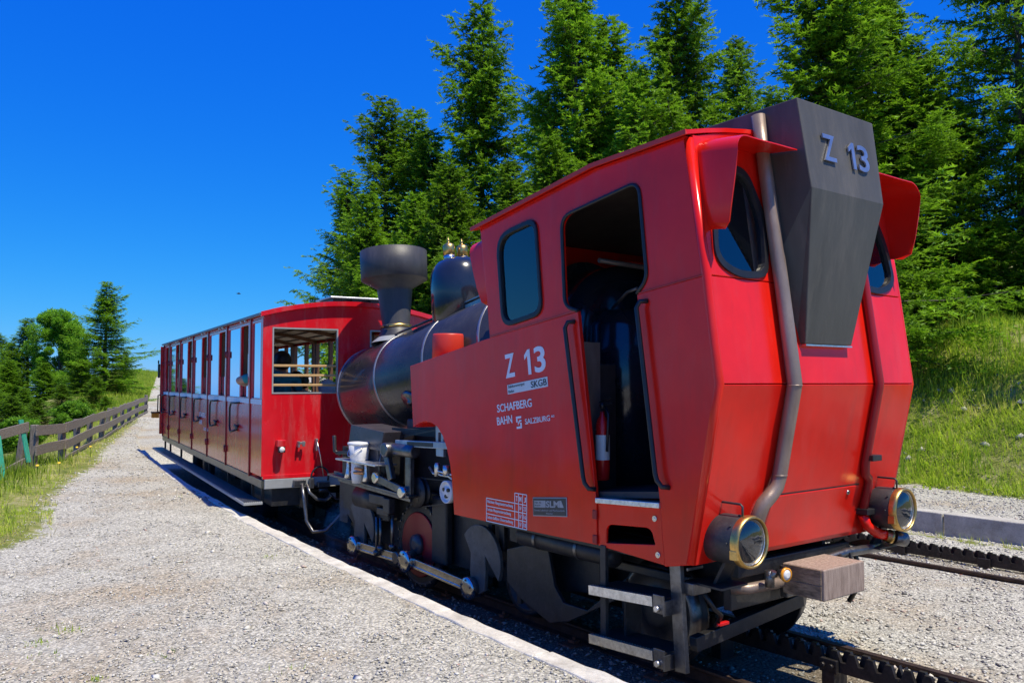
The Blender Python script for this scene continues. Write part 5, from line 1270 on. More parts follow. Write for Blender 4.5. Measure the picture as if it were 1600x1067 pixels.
# footboard, its hangers and the underframe
m = MB(); m.bb(-CL_, .0, -.21, .005, .200, .232)
fb = m.build("footboard", M['plate_grey'], CA, bevel=.003)
m = MB()
for k in range(9): m.bb(-CL_ + .01, -.005, -.200 + k * .022, -.191 + k * .022, .232, .240)
m.build("tread_ridges", M['grey_steel'], fb)
for x in [-.12] + [s_ for s_ in seams[:-1]] + [-9.3]:
    m = MB(); m.bar((x, .03, .40), (x, .03, .21), .035, .02); m.bar((x, .03, .195), (x, -.17, .195), .03, .012); m.build("footboard_hanger", M['black'], CA)
m = MB(); m.bb(-CL_, -.05, .45, .55, .12, .40); m.bb(-CL_, -.05, CW_ - .55, CW_ - .45, .12, .40); m.bb(-1.0, -.06, .12, .50, .16, .37); m.build("underframe", M['black'], CA, bevel=.005)
for x in (-2.0, -3.3, -6.9, -8.2):
    for y, s_ in ((.52, -1), (CW_ - .52, 1)):
        q = MB(); q.lathe((x, y, .07), (0, s_, 0), [(-.06, .36), (-.04, .36), (-.03, .33), (.05, .33), (.06, .1), (.08, .02)], 36); q.build("wheel", M['black'], CA)
    q = MB(); q.cyl((x, .5, .07), (x, CW_ - .5, .07), .05, 12); q.build("axle", M['black'], CA)
m = MB(); m.bb(-5.5, -4.2, .5, 1.6, .05, .38); m.build("equipment_box", M['black'], CA, bevel=.01)
# last door swung open at the far end, orange marker beside it
m = MB(); m.plate([(-.085, ZF + .02), (-.02, ZF + .02), (-.02, 2.38), (-.085, 2.38)], [], (-CL_ + .02, 0, 0), EY, EZ, .035); od = m.build("open_end_door", M['car_red'], CA, bevel=.004)
m = MB(); m.tube([(-CL_ + .05, -.085, 1.35), (-CL_ + .08, -.125, 1.34), (-CL_ + .08, -.13, 1.0), (-CL_ + .05, -.085, .96)], .013, 8); m.build("handle", M['rubber'], od)
m = MB(); m.bb(-CL_ - .05, -CL_ + .02, -.24, -.09, .86, .96); mo = m.build("marker_board", M['orange'], CA, bevel=.006)
m = MB(); m.bb(-CL_ - .07, -CL_ + .04, -.25, -.085, .962, .99); m.build("board_top", M['brown_wood'], mo)
m = MB(); m.box((-CL_ + .0, -.11, 1.86), (.06, .045, .30)); m.box((-CL_ + .0, -.12, 2.05), (.04, .03, .08)); m.build("end_mirror", M['rubber'], CA, bevel=.02)

# ------------------------------------------------------------------ people in the carriage (skinned bodies)
def in_car(p):
    a = R(CAR_YAW - 90); c, s = math.cos(a), math.sin(a)
    return (CAR_O[0] + p[0] * c - p[1] * s, CAR_O[1] + p[0] * s + p[1] * c, p[2])
def skin_mesh(name, joints, edges, radii, mat, parent, sub=2):
    me = bpy.data.meshes.new(name); me.from_pydata(joints, edges, [])
    o = bpy.data.objects.new(name, me); link(o, parent)
    sk = o.modifiers.new("skin", 'SKIN')
    for i, r in enumerate(radii):
        r2 = r if isinstance(r, tuple) else (r, r); me.skin_vertices[0].data[i].radius = r2
    me.skin_vertices[0].data[0].use_root = True
    s_ = o.modifiers.new("sub", 'SUBSURF'); s_.levels = sub; s_.render_levels = sub
    me.materials.append(mat)
    return o
def person(label, pos, yaw, shirt, arm_out=None, cap=None):
    t = thing("person", label, "person", in_car(pos), R(CAR_YAW - 90) + yaw, "passengers in the carriage")
    # seated, looking along +x of own frame
    J = [(0, 0, .08), (0, 0, .22), (.0, 0, .40), (.01, 0, .50), (.02, 0, .58), (.03, 0, .66), (.035, 0, .76), (.03, 0, .84),      # pelvis .. head top
         (0, .19, .49), (.03, .24, .28), (.18, .20, .14), (.26, .17, .12),
         (0, -.19, .49), (.03, -.24, .28), (.18, -.20, .14), (.26, -.17, .12),
         (.02, .10, .07), (.42, .12, .09), (.44, .12, -.32), (.55, .12, -.36),
         (.02, -.10, .07), (.42, -.12, .09), (.44, -.12, -.32), (.55, -.12, -.36)]
    if arm_out:
        for k, p in zip((8, 9, 10, 11), arm_out): J[k] = p
    E_ = [(0, 1), (1, 2), (2, 3), (3, 4), (4, 5), (5, 6), (6, 7), (3, 8), (8, 9), (9, 10), (10, 11), (3, 12), (12, 13), (13, 14), (14, 15), (0, 16), (16, 17), (17, 18), (18, 19), (0, 20), (20, 21), (21, 22), (22, 23)]
    Rr = [(.15, .12), (.14, .12), (.16, .11), (.12, .09), .055, .075, .098, .06, .065, .05, .042, .035, .065, .05, .042, .035, .085, .065, .05, .04, .085, .065, .05, .04]
    b = skin_mesh("body", J, E_, Rr, M['skin'], t)
    # clothing: a slightly larger torso with short sleeves
    q = [J[i] for i in (0, 1, 2, 3, 8, 9, 12, 13)]
    q[5] = tuple(Vector(q[4]).lerp(Vector(q[5]), .90)); q[7] = tuple(Vector(q[6]).lerp(Vector(q[7]), .85))
    skin_mesh("shirt", q, [(0, 1), (1, 2), (2, 3), (3, 4), (4, 5), (3, 6), (6, 7)], [(.17, .14), (.165, .14), (.18, .13), (.13, .10), .075, .058, .075, .058], shirt, t)
    q = [J[i] for i in (0, 16, 17, 18, 20, 21, 22)]
    skin_mesh("trousers", q, [(0, 1), (1, 2), (2, 3), (0, 4), (4, 5), (5, 6)], [(.165, .135), .098, .08, .065, .098, .08, .065], M['cloth_dark'], t)
    m = MB(); m.lathe((.0, 0, .70), (-.25, 0, 1), [(-.07, .085), (-.03, .108), (.05, .118), (.12, .09), (.155, .04), (.16, .005)], 20); m.build("hair" if not cap else "cap", M['hair'] if not cap else cap, t)
    f = MB(); f.lathe((.125, 0, .735), (1, 0, -.3), [(0, .016), (.03, .012), (.035, .004)], 8); f.build("nose", M['skin'], t)
    for s_ in (-1, 1):
        f = MB(); f.lathe((.105, s_ * .036, .765), (1, s_ * .3, 0), [(0, .012), (.016, .009), (.018, .002)], 8); f.build("eye", M['ink'], t)
        f = MB(); f.lathe((.03, s_ * .095, .745), (0, s_, 0), [(0, .03), (.012, .026), (.016, .01)], 10); f.build("ear", M['skin'], t)
    f = MB(); f.box((.115, 0, .685), (.02, .045, .008)); f.build("mouth", M['fire_red'], t)
    return t
person("person in a teal shirt with an elbow out of the nearest side window", (-.96, .44, 1.17), R(180), M['cloth_teal'], arm_out=[(.02, .20, .55), (.10, .535, .47), (.25, .40, .43), (.34, .33, .43)])
person("person with dark hair and dark clothes seen through the middle of the end window", (-1.85, .86, .92), R(180), M['cloth_dark'])
person("person in bright blue with a pale cap by the right edge of the end window", (-.75, .98, .80), R(180), M['cloth_blue'], cap=M['sticker'])
for s_, lab in ((2, "person in a brown top inside the middle of the carriage"),):
    person(lab, (seams[s_] - .35, 1.55, .90), R(180), M['brown_wood'])
# ------------------------------------------------------------------ fence
def G(s, v, dz=0.0):
    x, y = W(s, v); return Vector((float(x), float(y), float(height(s, v)) + dz))
fpts = [(12.9, -3.38), (14.4, -2.93), (16.4, -2.66), (18.5, -2.43), (20.0, -2.20), (23.2, -2.03), (25.6, -2.0), (28.1, -1.99), (31.5, -2.05), (35.6, -2.14)]
p0 = G(*fpts[0])
FE = thing("wooden_fence", "weathered grey board fence zigzagging up beside the gravel path", "fence", tuple(p0), 0)
fi = Matrix.Translation(p0).inverted()
kids = []
H_ = [.74, .68, .70, .66, .66, .70, .68, .68, .70, .78]
for k, (s, v) in enumerate(fpts):
    b = G(s, v); hh = H_[k]
    m = MB(); m.box(b + Vector((0, 0, hh / 2 - .05)), (.11, .10, hh + .1), Matrix.Rotation(rnd.uniform(-.5, .5), 3, 'Z') @ Matrix.Rotation(rnd.uniform(-.06, .06), 3, 'Y'))
    kids.append(m.build("post", M['post_wood'], FE, bevel=.012))
    if k in (0, 5):
        m = MB(); m.box(b + Vector((-.18, -.06, hh / 2 - .05)), (.10, .09, hh + .04), Matrix.Rotation(.12, 3, 'Y')); kids.append(m.build("post", M['post_wood'], FE, bevel=.012))
for k in range(len(fpts) - 1):
    a, b = G(*fpts[k]), G(*fpts[k + 1]); d = (b - a).normalized(); sd_ = Vector((d.y, -d.x, 0)).normalized() * .07
    e = d * .12
    for z_, w in ((.62, .17), (.30, .17)) + (((.05, .07),) if k > 0 else ()):
        m = MB(); j = [rnd.uniform(-.02, .02) for _ in range(2)]
        A = a + sd_ - e + Vector((0, 0, z_ + j[0] + (0.02 if k == 0 else 0))); B = b + sd_ + e + Vector((0, 0, z_ + j[1]))
        n_ = 4; P = []
        for i in range(n_):
            c = A.lerp(B, i / (n_ - 1)) + Vector((0, 0, rnd.uniform(-.008, .008)))
            for (oy, oz) in ((-.014, -w / 2), (.014, -w / 2), (.014, w / 2), (-.014, w / 2)): P.append(c + sd_.normalized() * oy + Vector((0, 0, oz + rnd.uniform(-.006, .006))))
        F = []
        for i in range(n_ - 1):
            q = 4 * i
            for c in range(4): F.append((q + c, q + (c + 1) % 4, q + 4 + (c + 1) % 4, q + 4 + c))
        F += [(3, 2, 1, 0), (4 * n_ - 4, 4 * n_ - 3, 4 * n_ - 2, 4 * n_ - 1)]
        m.add(P, F); kids.append(m.build("board", M['fence_wood'], FE, bevel=.004))
for k in kids: k.matrix_parent_inverse = fi
# the leaning near section with its green battens
q0 = G(12.5, -3.62)
F2 = thing("wooden_fence", "sagging fence piece with two slanting green battens at the path's near end", "fence", tuple(q0), 0)
fi2 = Matrix.Translation(q0).inverted(); kids = []
A0, B0_ = Vector((-8.04, 14.05, 0)), Vector((-7.86, 12.2, 0))
def fb_(a, b, w, mat, th=.03):
    m = MB(); m.bar(a, b, th, w); return m.build("board", mat, F2, bevel=.004)
kids.append(fb_(A0 + Vector((0, .05, .88)), B0_ + Vector((-.25, 0, .66)), .16, M['fence_wood']))
kids.append(fb_(A0 + Vector((0.05, .05, .34)), B0_ + Vector((-.25, 0, -.12)), .15, M['fence_wood']))
for (a, b) in (((-8.10, 13.98, 1.0), (-7.95, 13.98, .30)), ((-7.86, 12.95, .80), (-7.72, 12.9, .10))):
    m = MB(); m.bar(a, b, .03, .10) if False else m.bar(a, b, .11, .025); kids.append(m.build("green_batten", M['green_paint'], F2, bevel=.004))
for k in kids: k.matrix_parent_inverse = fi2

# ------------------------------------------------------------------ trees
def tri_leaves(base, direc, length, width, up, g):
    """n slim triangles: base points, directions (unit), lengths, widths"""
    n = len(base)
    side = np.cross(direc, up); L_ = np.linalg.norm(side, axis=1, keepdims=True); side = side / np.maximum(L_, 1e-6)
    a = base - side * width[:, None] * .5; b = base + side * width[:, None] * .5; c = base + direc * length[:, None]
    return np.stack([a, b, c], 1)
def norm_(a): return a / np.maximum(np.linalg.norm(a, axis=-1, keepdims=True), 1e-6)
def spruce(seed, H, Rm, whorl, per, twig_step, tris, power=0.85, droop=.25, bare=0.0, leaf=(.055, .115)):
    g = np.random.default_rng(seed)
    Bp, Bd, Bl, Bw, Bt = [], [], [], [], []
    limbs = []
    z = H * bare + .25
    lobes = g.uniform(0, 6.28, 4); lw = g.uniform(.1, .3, 4)
    while z < H * .985:
        t = z / H
        nb = per if t < .9 else max(3, per - 2)
        a0 = g.uniform(0, 6.28)
        for k in range(nb):
            az = a0 + 6.283 * k / nb + g.normal(0, .3)
            ln = Rm * (1 - t) ** power * (g.uniform(.5, 1.15) if g.random() > .17 else g.uniform(1.2, 1.65)) * (1 + sum(w * math.sin(az * (i + 1) + ph + z * 1.1) for i, (w, ph) in enumerate(zip(lw, lobes)))) + .10
            ln = max(ln, .12)
            rise = np.interp(t, [0, .35, .7, 1], [-.10, .10, .45, 1.1]) + g.normal(0, .10)
            nseg = max(3, int(ln / .10)); q = np.linspace(0, 1, nseg + 1)
            sag = -droop * (q ** 1.4) * ln * np.interp(t, [0, 1], [1, .3]) + .22 * ln * q ** 3
            pts = np.stack([np.cos(az) * ln * q, np.sin(az) * ln * q, z + rise * ln * q * .8 + sag], 1)
            limbs.append((pts[0], pts[nseg // 2], pts[int(nseg * .8)]))
            # side twigs
            nt_ = max(3, int(ln / twig_step)); f = np.sort(g.uniform(.12, 1.0, nt_)); f[-1] = 1
            P = np.stack([np.interp(f, q, pts[:, i]) for i in range(3)], 1)
            d0 = np.array([math.cos(az), math.sin(az), 0]); sd = np.array([-math.sin(az), math.cos(az), 0])
            sgn = g.choice([-1, 1], nt_)
            ang = np.where(f > .97, 0, g.uniform(.5, 1.15, nt_)) * sgn
            td = d0[None] * np.cos(ang)[:, None] + sd[None] * np.sin(ang)[:, None]
            td[:, 2] += g.normal(-.10, .28, nt_) + .15 * rise; td = norm_(td)
            tl = (.12 + .34 * ln ** .6 * (1 - f * .62)) * g.uniform(.6, 1.15, nt_)
            # needles along each twig
            m_ = tris
            u = np.tile(np.linspace(.05, 1, m_), (nt_, 1)) + g.normal(0, .04, (nt_, m_))
            base = P[:, None] + td[:, None] * (tl[:, None] * u)[..., None]
            base[..., 2] -= .10 * (u ** 2) * tl[:, None]
            cr = norm_(np.cross(td, np.array([0, 0, 1.0])))
            s2 = np.where(np.arange(m_)[None] % 2 == 0, 1, -1) * g.uniform(.3, 1.2, (nt_, m_))
            vv = g.normal(.12, .45, (nt_, m_))
            nd = norm_(td[:, None] * g.uniform(.5, 1.0, (nt_, m_))[..., None] + cr[:, None] * s2[..., None] + np.array([0, 0, 1.0]) * vv[..., None])
            Bp.append(base.reshape(-1, 3)); Bd.append(nd.reshape(-1, 3))
            Bl.append((leaf[1] * g.uniform(.6, 1.2, nt_ * m_))); Bw.append(leaf[0] * g.uniform(.6, 1.1, nt_ * m_))
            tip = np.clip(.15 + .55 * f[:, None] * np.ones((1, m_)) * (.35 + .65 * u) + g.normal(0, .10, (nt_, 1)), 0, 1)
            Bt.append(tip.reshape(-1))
        z += whorl * (1 - .45 * t) * g.uniform(.7, 1.3)
    B = np.concatenate(Bp); D = np.concatenate(Bd); up = norm_(np.array([0, 0, 1.0])[None] + g.normal(0, .55, B.shape))
    T = tri_leaves(B, D, np.concatenate(Bl), np.concatenate(Bw), up, g)
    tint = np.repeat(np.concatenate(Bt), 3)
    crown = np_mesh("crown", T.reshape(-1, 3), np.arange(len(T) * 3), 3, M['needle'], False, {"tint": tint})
    mb = MB(); r0 = .016 * H + .03
    mb.tube([(0.03 * math.sin(zz * 1.3), .03 * math.cos(zz * .9) - .03, zz) for zz in np.linspace(-.6, H * .97, 9)], list(np.linspace(r0, .012, 9)), 8)
    for (a, b, c) in limbs:
        if a[2] < H * .9: mb.tube([a, b, c], [.022, .014, .004], 3, caps=False)
    tr = mb.build("trunk", M['bark']); me = tr.data; bpy.data.objects.remove(tr)
    return me, crown
SP = [spruce(1, 10, 2.2, .29, 8, .042, 15, leaf=(.046, .105)), spruce(2, 10, 1.9, .29, 8, .042, 15, .75, .2, leaf=(.046, .105)), spruce(3, 10, 2.8, .28, 8, .046, 15, .9, .3, leaf=(.048, .105)), spruce(4, 10, 1.65, .30, 7, .042, 15, .7, .15, leaf=(.046, .105))]
BIG = [spruce(5, 8, 2.7, .24, 8, .042, 12, .75, .28, 0, (.045, .10)), spruce(6, 8, 2.4, .27, 8, .05, 12, .7, .35, 0.02, (.045, .10))]
def broad(seed, H, Rm, n):
    g = np.random.default_rng(seed)
    nc = 90; th = g.uniform(0, 6.28, nc); zz = g.uniform(.22, 1.0, nc); rr = Rm * np.sqrt(np.clip(1 - ((zz - .55) / .5) ** 2, 0.05, 1)) * g.uniform(.3, 1.0, nc)
    C = np.stack([np.cos(th) * rr, np.sin(th) * rr, zz * H], 1); cr = g.uniform(.25, .55, nc) * Rm * .5
    i = g.integers(0, nc, n); d = norm_(g.normal(0, 1, (n, 3))); B = C[i] + d * (cr[i] * g.uniform(.35, 1.05, n) ** .6)[:, None]
    D = norm_(d + g.normal(0, .7, (n, 3))); up = norm_(np.array([0, 0, 1.0])[None] + g.normal(0, .6, B.shape))
    T = tri_leaves(B, D, g.uniform(.09, .16, n), g.uniform(.06, .10, n), up, g)
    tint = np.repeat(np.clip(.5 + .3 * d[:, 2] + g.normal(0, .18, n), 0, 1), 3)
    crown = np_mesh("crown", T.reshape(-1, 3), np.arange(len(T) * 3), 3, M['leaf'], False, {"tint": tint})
    mb = MB(); mb.tube([(0, 0, -.6), (.05, 0, H * .3), (.0, .05, H * .6), (0, 0, H * .9)], [.14, .11, .07, .02], 8)
    for k in range(0, nc, 2): mb.tube([(0, 0, max(.2, C[k][2] - .9)), tuple(C[k] * np.array([.5, .5, 1]) - np.array([0, 0, .3])), tuple(C[k])], [.04, .03, .01], 4, caps=False)
    tr = mb.build("trunk", M['bark']); me = tr.data; bpy.data.objects.remove(tr)
    return me, crown
BR = [broad(21, 6, 2.2, 60000), broad(22, 2.2, 1.3, 20000)]
def tree(kind, pair, loc, H, base_h, label, group, rz, wid=1.0, cat="tree"):
    t = thing(kind, label, cat, loc, rz, group); k = H / base_h; t.scale = (k * wid, k * wid, k)
    for n_, me in (("trunk", pair[0]), ("crown", pair[1])):
        o = bpy.data.objects.new(n_, me); link(o, t)
    return t
CAMZ = 1.62; PIT = R(2.754)
def at_px(x, y, Y):
    a = (x - 800) / 1320; b = -(y - 533.5) / 1320
    d = Vector((a, math.cos(PIT) - b * math.sin(PIT), math.sin(PIT) + b * math.cos(PIT)))
    return Vector((0, 0, CAMZ)) + d * (Y / d.y)
def gz(x, y):
    i = int(np.argmin((_X - x) ** 2 + (_Y - y) ** 2)); s = _ss[i]; v = (x - _X[i]) * _NX[i] + (y - _Y[i]) * _NY[i]
    return float(height(s, v))
def tree_at(px, py, Y, pair, bh, label, group, kind="spruce_tree", wid=1.0, rz=None, zbase=None, cat="tree"):
    tip = at_px(px, py, Y); zb = gz(tip.x, tip.y) - .1 if zbase is None else zbase
    return tree(kind, pair, (tip.x, tip.y, zb), tip.z - zb, bh, label, group, rnd.uniform(0, 6.28) if rz is None else rz, wid, cat)
g1 = "spruces behind the train"; g2 = "spruces on the grass bank"; g3 = "trees below the fence"
TREES = [
 (545, 268, 30, SP[3], 10, "slender spruce at the left end of the row, its tip lowest against the sky", g1, 1.1),
 (603, 155, 27, SP[3], 10, "tall narrow spruce directly above the chimney", g1, 1.05),
 (648, 172, 28, SP[3], 10, "spruce close behind the right flank of the one above the chimney", g1, 1.05),
 (672, 205, 26, SP[3], 10, "shorter spruce between the chimney and the open-crowned tall one", g1, 1.15),
 (752, 2, 25, SP[0], 10, "tall open-crowned spruce above the brass valves with ragged side branches", g1, .88),
 (850, 145, 32, SP[3], 10, "small thin spruce standing back between the two tallest ones", g1, .8),
 (898, -35, 22, SP[1], 10, "very tall dense spruce rising out of the frame above the cab window", g1, 1.0),
 (950, 30, 23, SP[3], 10, "spruce with a blunt top between two crowns that leave the frame", g1, 1.15),
 (1058, -45, 20, SP[0], 10, "very tall spruce above the cab roof with spreading right branches", g1, .95),
 (700, 255, 22, SP[2], 10, "bushy light green spruce low behind the steam dome", g1, 1.0),
 (800, 250, 21, SP[2], 10, "bushy light green spruce low behind the front edge of the cab roof", g1, 1.0),
 (575, 300, 24, SP[2], 10, "bushy spruce low behind the carriage roof", g1, 1.0),
 (1000, 120, 19, SP[2], 10, "broad spruce directly behind the cab roof", g1, 1.0),
 (650, 300, 23, SP[2], 10, "bushy spruce low behind the chimney cap", g1, 1.0),
 (860, 210, 20, SP[2], 10, "bushy bright spruce behind the front cab window", g1, 1.0),
 (930, 150, 26, SP[2], 10, "broad spruce standing back behind the cab door", g1, 1.0),
 (1208, 135, 40, SP[3], 10, "distant little spruce tip in the gap left of the charcoal hood", g1, 1.0),
 (1290, -90, 17, SP[0], 10, "large bright spruce rising behind the charcoal hood", g2, 1.2),
 (1370, -20, 19, SP[1], 10, "spruce right of the large bright one with an upright leading shoot", g2, 1.5),
 (1428, 70, 18, SP[2], 10, "lower spruce with a pointed top between the hood and the bare trunk", g2, 1.1),
 (1150, 60, 26, SP[2], 10, "spruce standing back behind the rear edge of the cab roof", g1, .9),
]
for (px, py, Y, pair, bh, lab, grp, wid) in TREES: tree_at(px, py, Y, pair, bh, lab, grp, wid=wid)
tree_at(1583, -300, 18, BIG[1], 8, "dark spruce with a bare grey trunk showing at the right edge", g2, wid=.7)
tree_at(1500, 170, 18.5, BIG[0], 8, "dense low spruce at the bank top right of the cab", g2, wid=1.0)
tree_at(1660, 130, 17.5, BIG[0], 8, "dense spruce with tiered branches at the right edge of the bank", g2, wid=1.0)
tree_at(1415, 300, 19, BIG[1], 8, "small shaded spruce tucked behind the cab's right visor", g2, wid=1.2)
tree_at(1555, 345, 17.3, BIG[1], 8, "low spruce sweeping its lit branches over the bank top", g2, wid=1.4)
tree_at(1455, 400, 17.8, BIG[0], 8, "lowest bushy spruce at the bank top close to the cab", g2, wid=1.5)
LT = [
 (168, 440, 46, SP[0], 10, "solitary tall pointed spruce nearest the carriage on the left", 1.35, "spruce_tree"),
 (45, 497, 54, SP[0], 10, "pointed spruce at the left of the broadleaf tree", 1.6, "spruce_tree"),
 (-6, 520, 60, SP[1], 10, "spruce cut by the left edge of the frame", 2.0, "spruce_tree"),
 (14, 562, 50, SP[2], 10, "low bright spruce behind the green battens", 1.7, "spruce_tree"),
 (70, 566, 46, SP[2], 10, "low bushy spruce behind the corner post of the fence", 1.8, "spruce_tree"),
 (126, 560, 44, SP[2], 10, "bushy spruce in front of the broadleaf tree", 1.7, "spruce_tree"),
 (196, 548, 56, SP[2], 10, "small spruce by the crest of the path", 1.5, "spruce_tree"),
 (150, 588, 40, SP[2], 10, "low spruce hiding the foot of the tall solitary one", 2.0, "spruce_tree"),
 (188, 592, 46, SP[2], 10, "low spruce just outside the far fence boards", 1.7, "spruce_tree"),
 (38, 606, 38, SP[2], 10, "nearest low spruce outside the fence with a broad crown", 1.9, "spruce_tree"),
 (-14, 590, 44, SP[2], 10, "low spruce filling the left edge of the frame above the boards", 2.0, "spruce_tree"),
 (18, 618, 33, SP[2], 10, "small bright spruce just above the sagging boards", 2.2, "spruce_tree"),
 (60, 622, 35, SP[2], 10, "small bright spruce just above the corner post", 2.2, "spruce_tree"),
 (98, 600, 40, SP[2], 10, "low spruce under the broadleaf crown", 2.2, "spruce_tree"),
 (128, 622, 35, SP[2], 10, "small spruce over the second fence bay", 2.2, "spruce_tree"),
 (165, 618, 38, SP[2], 10, "small spruce over the middle of the fence", 2.0, "spruce_tree"),
 (92, 560, 52, SP[3], 10, "slim spruce before the broadleaf trunk", 1.8, "spruce_tree"),
 (118, 535, 55, SP[2], 10, "spruce shouldering the broadleaf crown on its right", 1.4, "spruce_tree"),
 (18, 535, 56, SP[2], 10, "spruce filling the gap left of the pointed one", 1.5, "spruce_tree"),
]
for (px, py, Y, pair, bh, lab, wid, kd) in LT: tree_at(px, py, Y, pair, bh, lab, g3, kd, wid)
tree_at(95, 492, 50, BR[0], 6, "round-crowned broadleaf tree between the pointed spruces on the left", g3, "broadleaf_tree", 1.0)
tree_at(115, 632, 30, BR[1], 2.2, "pale green bush behind the fence boards", "bushes behind the fence", "bush", 1.2, cat="bush")
tree_at(30, 658, 26, BR[1], 2.2, "low bush right behind the green battens", "bushes behind the fence", "bush", 1.3, cat="bush")

# ------------------------------------------------------------------ grass
def grass(name, s, v, hmin, hmax, wd, label, seed, tint=(0, 1), lean=.5):
    g = np.random.default_rng(seed); n = len(s); x, y = W(s, v); z = height(s, v) - .01
    P = np.stack([x, y, z], 1); a = g.uniform(0, 6.283, n); h = hmin + (hmax - hmin) * g.random(n) ** 1.8
    ln = g.normal(0, lean, n); d = np.stack([np.cos(a) * ln, np.sin(a) * ln, np.ones(n)], 1); d = norm_(d)
    sd_ = np.stack([-np.sin(a), np.cos(a), 0 * a], 1); w = wd * g.uniform(.6, 1.4, n)
    mid = P + d * (h * .55)[:, None]; tipd = norm_(d + np.stack([np.cos(a), np.sin(a), -.3 + 0 * a], 1) * np.abs(g.normal(0, .5, n))[:, None]); tip = mid + tipd * (h * .5)[:, None]
    V = np.stack([P - sd_ * w[:, None] / 2, P + sd_ * w[:, None] / 2, mid + sd_ * w[:, None] * .35, mid - sd_ * w[:, None] * .35, tip], 1).reshape(-1, 3)
    F = (np.array([[0, 1, 2], [0, 2, 3], [3, 2, 4]])[None] + (np.arange(n) * 5)[:, None, None]).reshape(-1)
    patch = .45 + .35 * np.sin(x * 1.7 + 1.3 * np.sin(y * 1.1)) * np.sin(y * 1.9 + np.sin(x * 2.3)) + .25 * np.sin(x * 5.3 + 2 * np.sin(y * 3.7)) * np.sin(y * 6.1 + 2 * np.sin(x * 4.1))
    t = np.clip(tint[0] + (tint[1] - tint[0]) * (patch * .7 + .3 * g.random(n) + .25 * (g.random(n) > .93)), 0, 1)
    o = np_mesh(name, V, F, 3, M['grass'], attr={"tint": np.repeat(t, 5)}); o["kind"] = "stuff"; o["label"] = label
g = np.random.default_rng(77)
# bank on the right: dense, with higher weeds
n = 95000; s = g.uniform(-1.5, 7.5, n); v = 7.7 + 5.5 * g.random(n) ** 1.15
bvs = np.interp(s, [-8, 2, 3.6, 20], [7.4, 7.72, 8.1, 8.1]); k = (v > bvs + .02)
x_, y_ = W(s, v); clump = np.sin(x_ * 2.1 + 2 * np.sin(y_ * 1.3)) * np.sin(y_ * 2.4 + 1.5 * np.sin(x_ * 1.7)); k &= g.random(n) < .62 + .45 * clump
grass("bank_grass", s[k], v[k], .05, .26, .011, "sunlit grass and weeds covering the bank on the right", 78, (.15, .9), .8)
n = 5000; s = g.uniform(-1.5, 7.5, n); v = g.uniform(8.3, 12.5, n); x_, y_ = W(s, v); k = (np.sin(x_ * 1.6 + 1.0) * np.sin(y_ * 1.3 + .5) > .05)
grass("tall_bank_weeds", s[k], v[k], .25, .65, .016, "taller weeds standing in the bank grass", 79, (.0, .6), .45)
n = 3500; s = g.uniform(-2, 8, n); v = g.normal(5.46, .07, n); k = g.random(n) < .35 + .5 * np.sin(s * 3.1) * np.sin(s * 1.3 + 1)
grass("kerb_grass", s[k], v[k], .03, .13, .008, "grass tufts along the foot of the far concrete edge", 80, (.3, 1.0))
n = 7000; s = g.uniform(-1.5, 7.5, n); v = 7.9 + 4.5 * g.random(n); x_, y_ = W(s, v); k = (np.sin(x_ * 3.3 + np.sin(y_ * 2.7) * 2) * np.sin(y_ * 2.9 + 1.0) > .1)
grass("bank_herbs", s[k], v[k], .06, .16, .045, "broad-leaved herbs in patches on the bank", 85, (.1, .75), 1.0)
def reg_rocks(g_, n_): return g_.uniform(.5, 4.5, n_), g_.uniform(8.6, 10.6, n_)
stones("bank_rocks", 45, 0.06, 0.22, reg_rocks, "small grey rocks showing through the bank grass", 9, (0.1, 0.6), 0.3, 0.8)
# verge on the left
n = 60000; s = 4.2 + 32 * g.random(n) ** 1.5; wv = g.random(n) ** .8; v = grass_v(s) - 3.2 * wv + g.normal(0, .12, n)
x_, y_ = W(s, v); nz_ = np.sin(x_ * 3.7 + np.sin(y_ * 2.1) * 2) * np.sin(y_ * 3.1 + np.sin(x_ * 1.9)); k = (g.random(n) < .55 + .45 * nz_) & ((v < grass_v(s) - .1) | (nz_ > .2))
grass("verge_grass", s[k], v[k], .03, .17, .010, "sunlit grass on the verge between fence and gravel", 81, (.25, 1.0), .8)
n = 26000; s = g.uniform(2.5, 8.5, n); v = grass_v(s) + .12 - 2.6 * g.random(n) ** 1.3; x_, y_ = W(s, v); nz_ = np.sin(x_ * 4.1 + np.sin(y_ * 2.7) * 2) * np.sin(y_ * 3.7 + np.sin(x_ * 2.3)); k = (g.random(n) < .6 + .4 * nz_) & ((v < grass_v(s) - .12) | (nz_ > .3))
grass("near_verge_grass", s[k], v[k], .02, .11, .008, "short scruffy grass at the near edge of the gravel", 86, (.2, 1.1), .9)
n = 9000; s = g.uniform(5, 14, n); v = fence_v(s) + g.normal(-.5, .5, n); x_, y_ = W(s, v); k = (np.sin(x_ * 2.6) * np.sin(y_ * 2.2 + 1) > -.2) & (v < grass_v(s) - .3)
grass("verge_weeds", s[k], v[k], .12, .38, .013, "taller weeds growing round the foot of the fence", 82, (.0, .65), .4)
n = 16000; s = g.uniform(34, 92, n); v = grass_v(s) - np.abs(g.normal(0, 1.6, n))
grass("crest_grass", s, v, .15, .5, .035, "tall grass along the crest beside the far path", 83, (.2, .8))
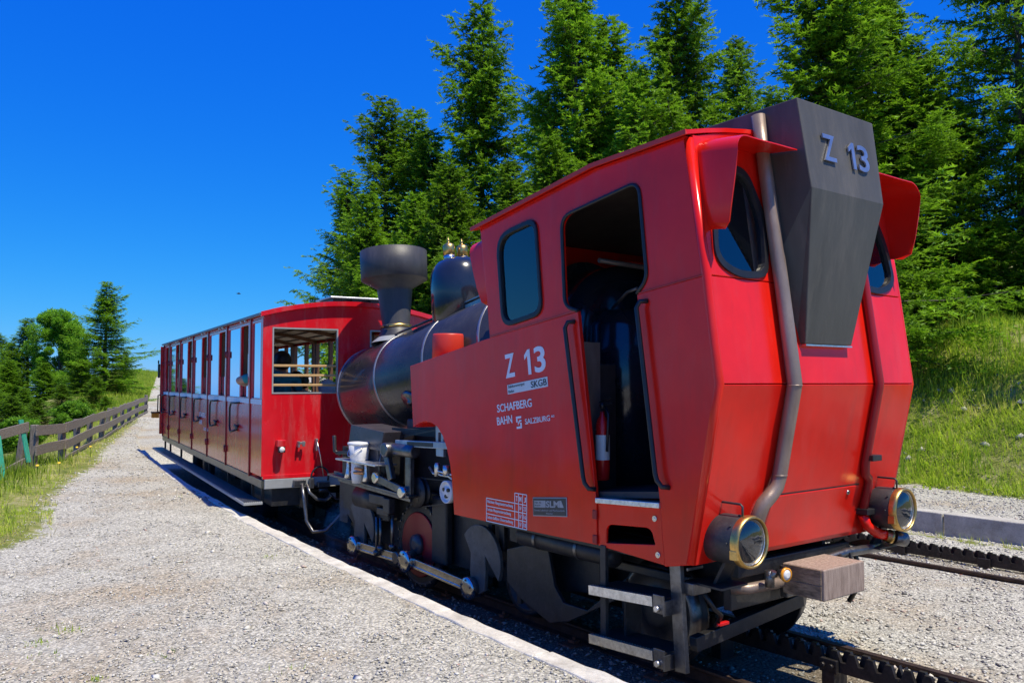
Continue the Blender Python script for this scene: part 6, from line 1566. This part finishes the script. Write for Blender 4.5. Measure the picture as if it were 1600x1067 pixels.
# weeds scattered in the gravel: each a little tuft
tuft = [(0.35, 1012, 1.0), ]
ws, wv_ = [], []
for (px, py, r_, c_) in ((150, 1064, .03, 26), (115, 985, .05, 40), (66, 1008, .06, 46), (73, 1024, .05, 30), (423, 873, .04, 30), (253, 1024, .035, 26), (136, 899, .02, 14), (298, 760, .05, 26), (276, 789, .04, 20), (455, 1051, .04, 24), (47, 1008, .04, 20), (90, 985, .05, 26), (15, 845, .14, 120), (35, 850, .12, 90), (60, 782, .14, 120)):
    p = at_px(px, py, 5.0); d = p - Vector((0, 0, CAMZ)); q = Vector((0, 0, CAMZ)) + d * (CAMZ / -d.z)
    i = int(np.argmin((_X - q.x) ** 2 + (_Y - q.y) ** 2)); s0 = _ss[i]; v0 = (q.x - _X[i]) * _NX[i] + (q.y - _Y[i]) * _NY[i]
    ws.append(s0 + g.normal(0, r_, c_)); wv_.append(v0 + g.normal(0, r_, c_))
grass("gravel_weeds", np.concatenate(ws), np.concatenate(wv_), .015, .055, .007, "little weeds scattered over the platform gravel", 84, (.1, .9), .9)
# a few yellow flowers in the verge
for (px, py) in ((92, 733), (58, 738), (120, 708), (141, 706)):
    p = at_px(px, py, 5.0); d = p - Vector((0, 0, CAMZ)); q = Vector((0, 0, CAMZ)) + d * ((CAMZ - .25) / -d.z)
    fl_ = {92: "yellow wildflower nearest the second fence post", 58: "yellow wildflower at the foot of the corner post", 120: "yellow wildflower below the second fence bay", 141: "yellow wildflower furthest up the verge towards the carriage"}
    t = thing("wildflower", fl_[px], "flower", (q.x, q.y, gz(q.x, q.y)), 0, "yellow flowers in the verge")
    m = MB(); m.lathe((0, 0, .22), (.2, -.6, 1), [(0, .012), (.008, .026), (.012, .024), (.015, .006)], 9); m.build("flower_head", M['flower'], t)
    m = MB(); m.tube([(0, 0, -.02), (.01, 0, .12), (0, 0, .22)], .004, 5); m.build("stem", M['grass'], t)

# a bird far off in the sky
bp = at_px(373, 459, 70)
t = thing("bird", "tiny dark bird flying in the clear sky above the carriage", "bird", tuple(bp), .6)
m = MB(); m.lathe((-.16, 0, 0), (1, 0, 0), [(0, .01), (.08, .04), (.2, .045), (.28, .03), (.34, .008)], 10); m.build("body", M['cloth_dark'], t)
for s_ in (-1, 1):
    m = MB(); m.add([(.06, 0, .01), (-.06, 0, .01), (-.09, s_ * .2, .07), (.02, s_ * .2, .08), (-.10, s_ * .36, .03), (.06, 0, -.004), (-.06, 0, -.004), (-.09, s_ * .2, .058), (.02, s_ * .2, .068)], [(0, 1, 2, 3), (3, 2, 4), (5, 8, 7, 6), (8, 4, 7), (0, 3, 8, 5), (1, 6, 7, 2)]); m.build("wing", M['cloth_dark'], t)
